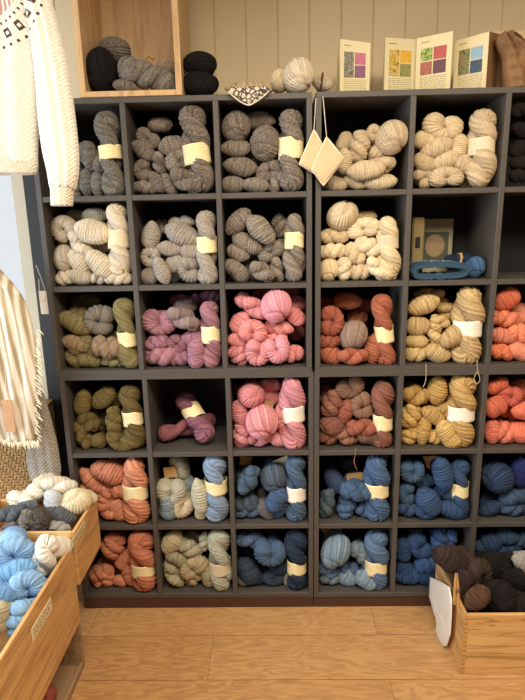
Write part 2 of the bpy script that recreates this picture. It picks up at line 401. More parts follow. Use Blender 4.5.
cell(1,3, 310,190,5.25, 'pale cream', ['#d8c39a','#dccaa6'], ('H',405,152,438,470,118,420,272,75,'cream'), [
 ('B',170,135,158,142,30,0),('L',122,242,152,82,0,0),('K',275,205,172,108,-80,0),('L',290,142,110,60,0,1),('L',115,320,132,82,5,0),
 ('L',235,337,125,92,-48,0),('L',315,300,155,100,-20,0),('B',98,420,98,116,0,0),('L',178,416,118,82,90,0),('L',268,432,112,92,10,0),('L',352,414,135,82,-52,-1)])
cell(2,0, 50,285,5.25, 'olive', ['#857a50','#8b8478','#9a8468','#7d7247'], ('H',385,80,430,425,105,430,280,80), [
 ('L',180,92,150,85,0,2,3),('L',110,207,162,105,-30,0,0),('L',150,150,100,85,0,1,0),('K',260,190,168,152,-10,0,1),('L',100,310,132,92,-15,0,2),
 ('L',205,322,125,86,-65,0,0),('L',300,327,152,122,-15,-1,2),('L',348,268,95,60,-10,1,0),('L',415,368,135,98,-58,-1,0),('L',100,407,118,100,90,0,3),('L',212,412,125,76,-5,0,0),('L',332,417,128,62,-5,0,0)])
cell(2,1, 135,285,5.25, 'mauve', ['#a3707e','#96626f','#978480','#a87489'], ('H',390,90,420,435,105,415,255,88), [
 ('K',122,190,182,142,85,0,0),('L',255,178,168,108,-30,-1,2),('L',240,80,110,70,0,2,1),('L',265,115,110,75,0,1,2),('L',115,300,122,86,15,0,3),
 ('K',220,307,108,100,-120,0,1),('L',310,277,128,88,0,0,3),('L',117,400,178,112,0,0,0),('L',238,397,112,92,0,0,0),('L',325,382,142,90,88,-1,3),('L',330,78,80,70,0,2,1),('L',395,60,90,70,0,2,1)])
cell(2,2, 220,280,5.25, 'bright pink', ['#de8a90','#e092a4','#d97f80'], None, [
 ('L',165,135,182,102,-35,0,0),('B',295,135,152,162,0,-1,1),('L',405,132,95,85,40,1,0),('L',393,192,105,82,-40,0,2),('L',105,222,115,100,60,0,0),
 ('K',175,272,152,132,-100,-1,2),('L',310,250,145,82,-10,0,2),('L',92,317,95,82,0,0,0),('L',100,402,112,106,-40,0,0),('K',205,387,132,152,80,-1,0),
 ('K',295,362,138,162,100,-1,1),('L',297,303,105,60,0,0,0),('L',390,387,95,92,30,0,2),('L',370,70,95,60,0,2,2),('L',400,275,80,75,0,2,2),('L',215,75,80,55,0,2,2)])
cell(2,3, 310,280,5.25, 'rust', ['#a5583c','#b05e43','#9b8173'], ('H',372,80,430,455,102,402,280,92), [
 ('L',200,107,142,90,-5,1,0),('K',110,210,132,152,180,0,1),('L',248,195,100,85,0,2,0),('B',228,290,152,132,70,0,2),('L',98,322,108,76,0,0,0),
 ('L',110,402,112,90,-30,0,1),('L',225,402,152,96,0,-1,1),('L',330,387,148,86,85,0,0),('L',80,120,80,75,0,2,0),('L',300,140,80,70,0,2,0)])
cell(2,4, 400,280,5.25, 'pale yellow', ['#cdb078','#c2a56d'], ('H',372,42,400,435,152,384,250,88,'white'), [
 ('L',127,135,152,102,22,0,0),('L',155,75,150,70,0,1,1),('L',245,160,130,105,-50,1,1),('L',90,240,116,96,5,0,0),('L',85,322,112,68,0,0,1),
 ('L',180,272,125,86,-78,0,0),('L',210,215,100,66,-20,0,1),('L',280,297,132,96,35,-1,0),('L',85,400,112,92,0,0,0),('L',195,394,132,96,-15,0,0),('L',302,397,112,98,-60,0,0)])
cell(2,5, 470,280,2.6, 'coral', ['#de7350','#d9673f','#e08465'], None, [
 ('L',97,52,62,56,40,0,1),('L',90,100,72,46,-8,0,0),('L',133,88,50,60,40,1,2),('L',84,142,70,42,-8,0,2),('L',128,138,66,52,-30,0,0),('L',84,186,66,46,-12,0,1),('L',128,186,62,50,-20,0,2)])
cell(3,0, 60,375,5.25, 'dark olive', ['#746537','#69592f'], ('H',360,62,420,372,110,403,218,78), [
 ('L',115,147,132,90,78,0,0),('L',225,118,132,98,42,0,0),('L',335,112,130,98,15,1,0),('L',152,247,115,108,-30,0,0),('L',212,245,105,72,90,1,1),
 ('L',282,237,142,86,88,-1,0),('L',342,240,115,60,88,1,1),('L',120,330,152,82,-76,0,0),('L',205,347,82,78,0,0,1),('K',315,357,152,112,60,-1,0)])
cell(3,1, 135,372,5.0, 'plum', ['#8a5568','#7e4a56'], ('H',238,118,370,352,108,282,225,84), [])
cell(3,2, 220,370,5.25, 'rose pink', ['#df8f98','#d9828a'], ('H',375,38,418,410,125,405,222,88,'white'), [
 ('B',165,132,132,130,0,0,1),('L',258,78,120,72,0,1,1),('L',105,227,128,86,-80,0,1),('B',220,272,162,172,0,-1,0),('L',265,147,110,82,0,1,1),
 ('L',325,217,98,80,60,0,0),('L',337,300,112,82,-70,0,1),('L',110,357,138,92,90,0,0),('L',207,390,127,82,5,0,0),('L',325,387,118,76,0,0,0),('L',100,105,95,80,0,2,1)])
cell(3,3, 310,370,5.25, 'reddish brown', ['#93604c','#8c6a55','#a55f48'], ('H',383,65,412,425,105,392,268,88), [
 ('K',215,87,152,112,110,0,1),('L',88,68,90,65,0,2,1),('L',85,125,100,75,80,1,0),('L',115,175,142,105,72,0,0),('L',190,217,132,80,76,0,2),
 ('K',272,192,132,140,20,0,1),('B',115,290,122,102,0,0,0),('L',270,302,152,96,0,-1,2),('L',95,382,98,86,-20,0,0),('L',185,372,135,95,-38,0,0),('L',315,387,138,92,-10,0,1)])
cell(3,4, 395,370,5.25, 'mustard yellow', ['#c6a15a','#bb944c'], ('H',360,28,388,400,145,378,218,80,'white'), [
 ('L',110,132,132,118,-10,0,1),('L',220,107,142,92,85,0,1),('L',80,240,125,108,70,0,0),('L',195,237,122,92,-28,0,0),('L',270,207,115,86,-20,0,0),
 ('L',80,347,105,96,50,0,0),('L',150,322,142,78,85,0,1),('L',215,357,85,82,0,0,0),('L',285,337,152,106,-58,-1,0)])
cell(3,5, 470,280,2.6, 'coral red', ['#d9644a','#e0705a','#d25a3c'], None, [
 ('L',70,275,56,38,25,0,2),('K',104,300,66,60,80,0,0),('L',138,288,50,66,60,1,1),('L',66,330,56,56,30,0,0),('L',102,342,54,44,-20,1,2),('L',138,340,54,44,0,0,0),
 ('L',88,400,60,66,80,0,1),('L',59,405,60,42,88,0,1),('L',127,396,50,66,80,0,0)])
cell(4,0, 70,445,5.53, 'fuzzy orange', ['#d08361','#d68d6b'], ('H',352,82,378,458,142,380,247,90), [
 ('L',122,187,152,96,-50,0,0),('L',217,150,182,118,-20,0,0),('L',68,240,98,88,0,0,0),('L',192,277,125,82,75,0,0),('L',282,247,118,92,15,0,0),
 ('L',222,407,142,110,-35,0,0),('L',275,357,135,108,-60,0,1),('L',120,330,110,90,0,1,0),('L',100,410,120,90,0,1,0)])
cell(4,1, 145,445,5.53, 'pale grey-green', ['#b9b6a0','#8fa0a8','#d0c4a2'], ('H',385,62,425,410,128,415,220,80), [
 ('L',190,120,140,88,-60,1,0),('K',140,255,158,158,90,0,0),('L',300,282,185,92,-82,-1,0),('L',232,215,105,82,70,1,1),('L',100,395,152,100,88,0,1),('K',213,385,122,152,60,0,2),('L',335,385,125,90,60,0,2)])
cell(4,2, 225,445,5.53, 'denim blue', ['#4d6786','#4f5f72','#6d6a6c','#3f5c86'], ('H',390,60,420,445,112,404,258,85,'white'), [
 ('L',85,165,130,82,80,1,1),('L',130,192,168,112,62,-1,0),('B',268,177,138,150,0,0,1),('L',118,322,132,105,0,0,1),('L',125,402,132,76,5,0,0),
 ('L',210,278,100,66,80,1,2),('L',288,302,138,105,60,-1,3),('L',228,377,125,82,-50,0,2),('L',320,392,162,84,65,0,3)])
cell(4,3, 310,445,5.53, 'steel blue', ['#45658c','#556a7a','#3d567c'], ('H',365,62,402,430,132,390,236,84), [
 ('L',130,200,155,100,-65,1,2),('L',95,322,162,84,80,0,1),('L',257,257,172,108,-12,-1,0),('L',200,352,122,98,70,0,0),('L',305,357,105,86,0,0,0),('L',250,190,110,80,0,1,1),('L',220,110,90,70,0,2,2)])
cell(4,4, 390,445,5.53, 'deep blue', ['#34527c','#42658a','#2c4470'], ('H',388,90,432,430,98,392,240,88), [
 ('K',125,142,132,142,90,0,1),('L',192,200,110,88,0,1,1),('L',287,165,190,108,-75,-1,0),('L',322,267,142,84,-20,0,0),('K',95,267,102,128,0,0,1),
 ('L',215,310,155,112,-50,-1,0),('K',200,412,132,98,90,-1,0),('L',95,397,105,92,0,0,0),('L',340,402,142,100,-15,-1,0),('L',258,372,90,80,0,1,2),('L',430,362,135,72,80,0,1)])
cell(4,5, 475,430,5.38, 'dark navy', ['#2c4364','#1f2b62','#3d5575'], None, [
 ('B',120,252,155,165,0,0,0),('L',245,225,150,110,90,0,1),('L',215,357,155,92,15,0,2),('L',80,430,120,74,30,0,0),('L',190,425,142,90,-10,0,2),('L',265,465,70,80,0,0,0),('L',90,360,100,70,0,1,0)])
cell(5,0, 75,520,5.53, 'burnt orange', ['#c97a58','#d08262'], ('H',368,68,412,425,140,395,256,78), [
 ('L',210,142,145,132,70,0,0),('L',277,217,115,86,50,0,0),('L',182,242,105,72,0,1,0),('L',117,287,132,90,12,0,0),('L',225,297,95,80,0,1,0),
 ('L',105,377,105,76,88,0,0),('L',185,367,108,82,85,0,0),('L',258,373,78,66,0,0,0),('L',310,327,152,84,-76,0,1)])
cell(5,1, 150,520,5.53, 'pale sage', ['#a9a488','#b5a885','#a8ad9c'], ('H',382,60,405,400,124,400,248,78,'cream'), [
 ('L',125,122,132,100,55,0,1),('L',217,152,145,96,-35,0,0),('L',238,98,110,70,0,1,1),('L',150,207,135,86,-35,0,0),('L',120,312,162,100,-66,0,0),
 ('K',235,265,168,122,-50,-1,1),('L',247,352,118,82,60,0,1),('L',322,342,152,96,-75,0,0),('L',425,352,138,84,76,-1,2),('L',300,118,105,66,80,0,2)])
cell(5,2, 225,520,5.53, 'dusky blue', ['#4a6588','#3b4b60','#2a3a52','#77756e'], ('H',400,65,418,410,112,408,245,82), [
 ('L',147,112,162,92,-10,0,0),('L',110,177,110,70,0,1,2),('K',257,182,168,152,90,-1,0),('L',120,282,150,105,-62,0,1),('L',225,285,95,72,80,1,1),
 ('L',312,267,108,86,20,0,2),('L',182,357,90,84,0,0,2),('K',277,357,122,94,90,0,1),('L',105,387,85,66,70,0,3),('L',355,347,110,60,80,0,3)])
cell(5,3, 310,520,5.53, 'light denim blue', ['#5b7ba6','#7d98ad','#4f6d94'], ('H',372,68,402,415,128,390,242,84), [
 ('B',142,172,140,188,-25,-1,1),('L',105,272,115,108,-45,0,0),('L',115,372,122,96,0,0,1),('L',207,347,115,92,-20,0,1),('K',217,287,112,130,90,0,2),
 ('L',280,180,135,102,-50,0,1),('L',307,300,152,84,80,0,2),('L',315,392,122,104,-40,-1,1)])
cell(5,4, 375,500,5.25, 'royal blue', ['#2f5288','#274570'], None, [
 ('K',238,242,118,162,30,0,0),('L',340,212,125,98,88,0,0),('L',150,258,122,84,88,0,1),('L',165,370,122,92,-60,0,1),('L',265,342,112,102,0,0,0),
 ('L',165,452,132,100,0,0,0),('L',272,445,105,98,0,0,1),('L',395,205,100,70,80,0,0)])
cell(5,5, 415,520,4.12, 'inky blue', ['#2c4468','#34506e'], None, [
 ('L',312,92,84,78,30,0,0),('L',282,112,70,64,0,0,1),('L',380,66,90,66,0,0,1),('L',388,112,90,62,0,0,0),('L',335,122,84,58,0,0,0),('L',440,80,84,70,0,0,1)])

def mat_of(spec, coarse=False):
    if isinstance(spec, tuple): return yarn(spec[1], scale=spec[3], dark=spec[2])
    return yarn(spec)
LV = ['topmost', 'upper', 'middle', 'lower', 'lowest']
COLW = {}
sk = []   # (obj, cell, u, z, layer, colour words)
def clampcell(p, r, c, rx, rz):
    x0, x1, z0, z1 = cellbox(r, c)
    p[0] = min(max(p[0], x0 + rx * .93), x1 - rx * .93) if x1 - x0 > 2 * rx else (x0 + x1) / 2
    p[2] = min(max(p[2], z0 + rz * .97), z1 - rz * .97) if z1 - z0 > 2 * rz else (z0 + z1) / 2
    return p
def ext(w, h, ang):
    a = math.radians(ang); return math.hypot(w / 2 * math.cos(a), h / 2 * math.sin(a)), math.hypot(w / 2 * math.sin(a), h / 2 * math.cos(a))
seedn = 0
for (r, c), (x0, y0, s, cname, pal, H, items) in CELLS.items():
    mats = [mat_of(p) for p in pal]; grp = 'skeins in the %s cubby' % cname
    if H:
        seedn += 1
        tx, ty, bx, by, w, kx, ky, kl = H[:8]; Y = .048
        P0 = at(x0 + tx / s, y0 + ty / s, y=Y); P1 = at(x0 + bx / s, y0 + by / s, y=Y - .004); q = ppm((P0 + P1) / 2)
        cx0, cx1, cz0, cz1 = cellbox(r, c); W = w / s / q * 1.15
        P0[2] = min(P0[2], cz1 - .003); 
        if r != 3 or c != 1: P1[2] = max(P1[2], cz0 + .001)
        for P in (P0, P1): P[0] = min(P[0], cx1 - W * .5)
        K = at(x0 + kx / s, y0 + ky / s, y=Y); L = np.linalg.norm(P1 - P0); band = np.dot(K - (P0 + P1) / 2, (P1 - P0) / L) / (L / 2 - W * .25)
        bm_ = {None: M['band'], 'white': M['band_white'], 'cream': M['band']}[H[8] if len(H) > 8 else None]
        if H[-1] == 'cream': bm_ = yarn('#dfd0ae', .05)
        yoff = 0
        if (r, c) == (3, 1): Y2 = .12; P0 = at(x0 + tx / s, y0 + ty / s, y=.2); P1 = at(x0 + bx / s, y0 + by / s, y=.06); P1[2] = max(P1[2], cz0 + .04)
        tnh = {(4,1): yarn('#7f9cba'), (5,2): mats[2 % len(mats)], (5,1): mats[2 % len(mats)]}.get((r, c), mats[0])
        o = place_hank(P0, P1, W, tnh, band, kl / s / q, bm_, turns=(.8, 1.1, .95)[seedn % 3], seed=seedn * 1.3, coarse=1.0 if not isinstance(pal[0], tuple) else .9)
        o['_band'] = 1; sk.append((o, (r, c), K[0], (P0[2] + P1[2]) / 2, 0, 'H'))
    for it in items:
        kind, x, y, w, h, ang, lay = it[:7]; ci = it[7] if len(it) > 7 else (len(sk) % len(mats))
        if kind == 'L' and h > w: w, h, ang = h, w, ang + 90
        Y = {-1: .035, 0: .062, 1: .135, 2: .2}[lay] + random.uniform(-.004, .006)
        p = at(x0 + x / s, y0 + y / s, y=Y); q = ppm(p); W = w / s / q * 1.05; Hh = h / s / q * 1.05
        rx, rz = ext(W, Hh, ang if kind == 'L' else 0); p = clampcell(p, r, c, rx, rz)
        o = place_lump(kind, p, W, Hh, ang, mats[ci % len(mats)], depth={-1: 1.0, 0: 1.0, 1: .95, 2: .8}[lay])
        sk.append((o, (r, c), p[0], p[2], lay, kind))
# a second plum skein lies behind the banded one
p0 = at(160, 437, y=.10); p1 = at(214, 410, y=.22); cz = cellbox(3, 1)[2]
o = place_hank((p0[0], p0[1], cz + .045), (p1[0], p1[1], cz + .075), .085, yarn('#8a4f5b'), None, turns=.9, seed=4.); sk.append((o, (3, 1), p0[0], cz, 1, 'X'))

# labels: by cubby, then by height and place inside it
SH = {'B': 'rounded', 'K': 'curled', 'L': 'plump'}
from collections import defaultdict
by = defaultdict(list)
for e in sk: by[e[1]].append(e)
ORD = ['leftmost', 'second from left', 'third from left', 'fourth from left', 'fifth from left', 'sixth from left', 'seventh from left']
for rc, L in by.items():
    r, c = rc; name = CELLS[rc][3]; g = '%s skeins in one cubby' % name
    place = '%s row, %s cubby' % (CN[r], CC[c])
    rest = []
    for e in L:
        if e[5] == 'H': tag(e[0], '%s skein wearing a paper band, %s' % (name, place), 'yarn skein', g); del e[0]['_band']
        elif e[5] == 'X': tag(e[0], '%s skein without a band lying behind the banded one, %s' % (name, place), 'yarn skein', g)
        else: rest.append(e)
    x0, x1, z0, z1 = cellbox(r, c); lev = defaultdict(list)
    rest.sort(key=lambda e: -e[3])
    if rest:
        zt, zb = rest[0][3], rest[-1][3]; nl = 4 if len(rest) > 7 else 3
        for e in rest: lev[min(nl - 1, int((zt - e[3]) / (zt - zb + 1e-6) * nl))].append(e)
        names = {4: ['top layer', 'upper middle layer', 'lower middle layer', 'bottom layer'], 3: ['top layer', 'middle layer', 'bottom layer']}[nl]
        for k, E in lev.items():
            E.sort(key=lambda e: e[2])
            for i, e in enumerate(E):
                pos = ORD[i] if len(E) > 1 else 'alone'
                tag(e[0], '%s skein, %s in the %s, %s' % (name, pos, names[k], place), 'yarn skein', g)


# ------------------------------------------------------------------ room
def floor_mat():
    a = N('oak_floor_planks'); tc = a.n('TexCoord'); sx = a.n('SeparateXYZ'); a.l(tc.outputs['Object'], sx.inputs[0])
    ry = a.math('DIVIDE', a.math('ADD', sx.outputs[1], 5.0 + .153), .237); row = a.math('FLOOR', ry); fy = a.math('SUBTRACT', ry, row)
    off = a.math('MULTIPLY', a.math('MODULO', row, 2.0), .4385); rx = a.math('ADD', a.math('DIVIDE', a.math('ADD', sx.outputs[0], 1.95), 1.3), off)
    cx = a.math('FLOOR', rx); fx = a.math('SUBTRACT', rx, cx)
    cv = a.n('CombineXYZ'); a.l(cx, cv.inputs[0]); a.l(row, cv.inputs[1]); wn = a.n('TexWhiteNoise'); a.l(cv.outputs[0], wn.inputs[0])
    mp = a.n('CombineXYZ'); a.l(a.math('ADD', a.math('MULTIPLY', sx.outputs[0], 1.6), a.math('MULTIPLY', wn.outputs[0], 9.0)), mp.inputs[0])
    a.l(a.math('MULTIPLY', sx.outputs[1], 9.0), mp.inputs[1]); a.l(a.math('MULTIPLY', wn.outputs[0], 7.0), mp.inputs[2])
    n1 = a.n('TexNoise', Scale=1.4, Detail=3.0, Distortion=.5); a.l(mp.outputs[0], n1.inputs['Vector'])
    ring = a.math('SINE', a.math('MULTIPLY', n1.outputs[0], 70.0))
    n2 = a.n('TexNoise', Scale=9.0, Detail=4.0, Roughness=.7); a.l(mp.outputs[0], n2.inputs['Vector'])
    f = a.math('ADD', a.math('MULTIPLY', ring, .10), a.math('ADD', a.math('MULTIPLY', n2.outputs[0], .5), a.math('MULTIPLY', wn.outputs[0], .22)))
    col = a.ramp(f, [(.12, srgb('#a47a50')), (.38, srgb('#bd925f')), (.62, srgb('#cba274'))])
    gy = a.math('LESS_THAN', a.math('MULTIPLY', fy, .237), .0022); gx = a.math('LESS_THAN', a.math('MULTIPLY', fx, 1.3), .0015); g = a.math('MAXIMUM', gy, gx)
    mx = a.n('MixRGB'); a.l(g, mx.inputs[0]); a.l(col, mx.inputs[1]); mx.inputs[2].default_value = srgb('#5e3f26'); a.l(mx.outputs[0], a.b.inputs['Base Color'])
    a.b.inputs['Roughness'].default_value = .42; a.bump(a.math('SUBTRACT', a.math('MULTIPLY', f, .3), g), .2, .001); return a.m
wallm = plain('beige_panel_paint', '#d8c8a4', .6, .03, 3)
wallp = plain('darkened_wall_paint', '#6e6656', .8); ceil = plain('white_ceiling_paint', '#e8e2d4', .9)  # unseen room walls darkened to cut bounced light
struct(MB().box((-1.25, -4.4, -.05), (3.1, .45, 0), 0).build('floor', floor_mat()))
struct(MB().box((-1.25, -4.4, 2.95), (3.1, .45, 3.0), 0).build('ceiling', ceil))
def panel_wall(x0, x1, z0, z1, mb, y=.37):
    xs = [x0]; g = .703 - .138 * 20
    while g < x1:
        if g > x0 + .02: xs += [g - .004, g - .0015, g + .0015, g + .004]
        g += .138
    xs.append(x1); V = []; F_ = []
    for k, x in enumerate(xs):
        d = .006 if (k and k < len(xs) - 1 and (k - 1) % 4 in (1, 2)) else 0
        V += [(x, y + d, z0), (x, y + d, z1), (x, y + .06, z0), (x, y + .06, z1)]
    for k in range(len(xs) - 1):
        a = 4 * k; b = a + 4; F_ += [(a, b, b+1, a+1), (a+2, a+3, b+3, b+2), (a+1, b+1, b+3, a+3), (a, a+2, b+2, b)]
    F_ += [(0,1,3,2), (len(V)-4, len(V)-2, len(V)-1, len(V)-3)]; mb.add(V, F_)
mb = MB(); panel_wall(-.20, 3.1, 0, 2.95, mb); panel_wall(-1.25, -.20, 0, .95, mb); panel_wall(-1.25, -.20, 2.55, 2.95, mb)
struct(mb.build('wall_back', wallm))
struct(MB().box((3.05, -4.4, 0), (3.1, .36, 2.95), 0).build('wall_right', wallp))
struct(MB().box((-1.25, -4.4, 0), (3.05, -4.35, 2.95), 0).build('wall_front', wallp))
mb = MB(); mb.box((-1.25, -4.35, 0), (-1.2, .37, .5), 0); mb.box((-1.25, -4.35, 2.5), (-1.2, .37, 2.95), 0); mb.box((-1.25, -4.35, .5), (-1.2, -3.2, 2.5), 0); mb.box((-1.25, -.3, .5), (-1.2, .37, 2.5), 0)
struct(mb.build('wall_left', wallp))
trimm = plain('cream_casing_paint', '#cfc3a6', .5)
struct(MB().box((-.262, .352, .9), (-.200, .374, 2.6), .003).build('trim_1', trimm))
struct(MB().box((-1.2, .352, .9), (-.262, .374, .98), .003).build('trim_2', trimm))
struct(MB().box((-.199, .335, 0), (-.002, .368, TOPZ), .002).build('dark_gap_board', plain('dark_gap_paint', '#201e1e', .6)))  # near-black board added to make the gap beside the shelving dark
g = N('window_glass'); g.b.inputs['Transmission Weight'].default_value = 1; g.b.inputs['Roughness'].default_value = .02; g.b.inputs['IOR'].default_value = 1.02
def window(name, a, b, ax):
    fr = MB(); a = np.array(a); b = np.array(b); t = .035
    o = 0 if ax == 'y' else 1
    for e in (0, 1):
        p, q = a.copy(), b.copy()
        if e: p[o] = b[o] - t
        else: q[o] = a[o] + t
        fr.box(p, q)
        p, q = a.copy(), b.copy()
        if e: p[2] = b[2] - t
        else: q[2] = a[2] + t
        fr.box(p, q)
    w = struct(fr.build(name, M['white'])); c = (a + b) / 2; k = 1 - o
    p, q = a + t * .9, b - t * .9; p[k] = c[k] - .002; q[k] = c[k] + .002
    MB().box(p, q, 0).build('pane', g.m, w)
window('window_1', (-1.2, .385, .95), (-.202, .42, 2.55), 'y')
window('window_2', (-1.24, -3.2, .5), (-1.205, -.3, 2.5), 'x')

# ------------------------------------------------------------------ soft shapes: rows of (photo y, left x, right x) on one upright plane
def loft(name, rows, Y, b, mat, parent=None, n=70, m=72, fold=.0, kf=9, sag=.0, rib=None, seed=0):
    rows = np.array(rows, float); t = np.linspace(0, len(rows) - 1, n); R3 = spl(rows, n); V = []; fs = []
    for i in range(n):
        py, xl, xr = R3[i]; A0 = at(xl, py, y=Y); B0 = at(xr, py, y=Y); c = (A0 + B0) / 2; hw = np.linalg.norm(B0 - A0) / 2
        e = math.sin(PI * min(.5, (min(i, n - 1 - i) + .6) / n * 9)) ; bb = b * (.35 + .65 * e)
        for j in range(m):
            th = 2 * PI * j / m; ct, st = math.cos(th), math.sin(th)
            sx_ = math.copysign(abs(ct) ** .9, ct); sy_ = math.copysign(abs(st) ** .8, st)
            f = 1 + fold * math.sin(kf * ct * 1.3 + seed + .6 * math.sin(i / n * 5)) * abs(st)
            V.append(c + (B0 - A0) / 2 * sx_ * (1 + .0 * f) + np.array([0, bb * sy_ * f, 0]))
    for i in range(n - 1):
        for j in range(m): k = (j + 1) % m; fs.append((i*m+j, i*m+k, (i+1)*m+k, (i+1)*m+j))
    fs += [tuple(range(m))[::-1], tuple((n-1)*m + j for j in range(m))]
    mb = MB().add(V, fs); return mb.build(name, mat, parent, smooth=True)
def knit(name, col, scale=420, st=.5, mot=None, fuzz=.5, cscale=60, var=.06):
    a = N(name); c = srgb(col); v = a.coords()
    t = a.n('TexNoise', Scale=float(cscale), Detail=4.0); a.l(v, t.inputs['Vector'])
    base = a.ramp(t.outputs[0], [(.35, tuple(x*(1-var) for x in c[:3]) + (1,)), (.65, tuple(min(1, x*(1+var)) for x in c[:3]) + (1,))])
    sx = a.n('SeparateXYZ'); a.l(v, sx.inputs[0])
    w = a.math('MULTIPLY', a.math('SINE', a.math('MULTIPLY', sx.outputs[0], float(scale))), a.math('SINE', a.math('MULTIPLY', sx.outputs[2], float(scale))))
    h = a.math('ADD', w, t.outputs[0]); a.bump(h, st, .003)
    if mot:
        cx, cz, r1 = mot      # knitted yoke: rings of motifs round the neck
        dx = a.math('SUBTRACT', sx.outputs[0], cx); dz = a.math('SUBTRACT', sx.outputs[2], cz)
        r = a.math('SQRT', a.math('ADD', a.math('MULTIPLY', dx, dx), a.math('MULTIPLY', dz, dz))); an = a.math('ARCTAN2', dz, dx)
        def ringm(rr, half, n_, duty, ph=0):
            inr = a.math('LESS_THAN', a.math('ABSOLUTE', a.math('SUBTRACT', r, rr)), half)
            return a.math('MULTIPLY', inr, a.math('GREATER_THAN', a.math('SINE', a.math('ADD', a.math('MULTIPLY', an, float(n_)), ph)), duty))
        msk = a.math('MAXIMUM', ringm(r1, .013, 26, .1), a.math('MAXIMUM', ringm(r1 + .032, .004, 52, .5), ringm(r1 - .030, .004, 52, .5)))
        hole = ringm(r1, .005, 26, .75); msk = a.math('SUBTRACT', msk, hole)
        mx = a.n('MixRGB'); a.l(msk, mx.inputs[0]); a.l(base, mx.inputs[1]); mx.inputs[2].default_value = srgb('#453a3c')
        m2 = a.n('MixRGB'); a.l(a.math('MULTIPLY', a.math('LESS_THAN', r, r1 - .05), a.math('GREATER_THAN', a.math('SINE', a.math('ADD', a.math('MULTIPLY', an, 40.0), a.math('MULTIPLY', r, 260.0))), -.2)), m2.inputs[0])
        a.l(mx.outputs[0], m2.inputs[1]); m2.inputs[2].default_value = srgb('#b98a86'); base = m2.outputs[0]
    a.l(base, a.b.inputs['Base Color']); a.b.inputs['Roughness'].default_value = .95; a.b.inputs['Sheen Weight'].default_value = fuzz; a.b.inputs['Specular IOR Level'].default_value = .1
    return a.m
SY = -.36
nk = at(-14, -18, y=SY); r1 = float(np.linalg.norm(at(32, 24, y=SY) - nk))
kn = knit('white_sweater_knit', '#dfdbd0', 500, .35, (float(nk[0]), float(nk[2]), r1))
sw = tag(empty('sweater', at(10, 100, y=SY)), 'white knitted sweater with dark yoke motifs hanging at top left', 'sweater')
def par(o, p):
    o.parent = p; o.matrix_parent_inverse = Matrix.Translation(-p.location); return o
par(loft('body', [(-30,-60,26),(0,-60,38),(40,-60,41),(80,-60,40),(120,-60,38),(150,-60,37),(165,-60,37)], SY, .06, kn, fold=.10), sw)
par(loft('hem', [(158,-58,37),(168,-60,37),(174,-58,35)], SY, .058, knit('rib_knit', '#ded5c2', 700, .6), fold=.03, n=20), sw)
par(loft('sleeve', [(-30,16,42),(0,24,51),(30,30,59),(60,34,66),(90,37,71),(120,39,75),(150,43,78),(172,48,78),(190,51,75)], SY - .02, .042, kn, fold=.08, seed=2), sw)
par(loft('cuff', [(186,51,75),(194,51.5,73),(206,52,72)], SY - .02, .036, knit('cuff_rib', '#e4dcc8', 700, .6), fold=.03, n=20), sw)

# shawl with fringe, tag
def shawlm():
    a = N('striped_shawl_wool'); v = a.coords(); sx = a.n('SeparateXYZ'); a.l(v, sx.inputs[0])
    t = a.n('TexNoise', Scale=14.0, Detail=3.0); a.l(a.coords('Object', (1,1,.25)), t.inputs['Vector'])
    f = a.math('ADD', a.math('MULTIPLY', a.math('SINE', a.math('MULTIPLY', a.math('ADD', sx.outputs[0], a.math('MULTIPLY', sx.outputs[2], .08)), 210.0)), .22), t.outputs[0])
    a.l(a.ramp(f, [(.30, srgb('#a59274')), (.46, srgb('#cbbfa4')), (.60, srgb('#e6dfd0'))]), a.b.inputs['Base Color'])
    a.b.inputs['Roughness'].default_value = .95; n2 = a.n('TexNoise', Scale=160.0); a.l(v, n2.inputs['Vector']); a.bump(n2.outputs[0], .5, .003); return a.m
HY = -.14
sh = tag(empty('shawl', at(15, 350, y=HY)), 'cream and tan striped shawl with fringed edge hanging at the left', 'shawl')
par(loft('cloth', [(262,-40,-6),(274,-42,4),(284,-44,13),(300,-45,24),(320,-45,31),(340,-45,35),(370,-45,38),(400,-45,38.5),(425,-45,38),(442,-45,36)], HY, .035, shawlm(), fold=.28, kf=14, n=80), sh)
mb = MB()
def tuft(mb, p, d, L, r):
    q = np.array(p); d = np.array(d, float); d /= np.linalg.norm(d); s = rng.normal(0, .25, 3)
    pts = spl([q, q + d * L * .5 + s * L * .25, q + d * L + s * L * .4 + np.array([0,0,-L*.25])], 6); mb.add(*tube(pts, [r, r*1.1, r, r*.9, r*.7, r*.2], 6))
for k in range(46):
    y = 330 + k * 2.5; p = at(36.5 + rng.uniform(-2, 2), y, y=HY - .02); tuft(mb, p, (1, -.3, -.6), rng.uniform(.012, .035), .0022)
for k in range(60):
    x = -2 + k * .68; p = at(x, 441 + rng.uniform(-1, 2) - max(0, 12 - x) * .3, y=HY - .03); tuft(mb, p, (.1, -.2, -1), rng.uniform(.012, .028), .0025)
o = par(mb.build('fringe', plain('cream_fringe_wool', '#e7dcc0', .95), smooth=True), sh); o['kind'] = 'stuff'
tg = tag(empty('price_tag', at(9, 416, y=HY - .05)), 'tan cardboard tag on a string hanging over the striped shawl', 'tag')
a0, b0 = at(1, 400, y=HY - .055), at(16, 432, y=HY - .055)
par(MB().box((a0[0], HY - .056, b0[2]), (b0[0], HY - .054, a0[2]), .0004).build('card', plain('tan_card', '#b98f68', .8, .08, 30)), tg)
par(MB().add(*tube(spl([at(6, 402, y=HY - .057), at(5.5, 380, y=HY - .055), at(4, 345, y=HY - .05)], 14), .0012, 6)).build('string', M['string']), tg)
kg = knit('grey_brown_knit', '#a0988c', 380, .8, cscale=120, var=.18)
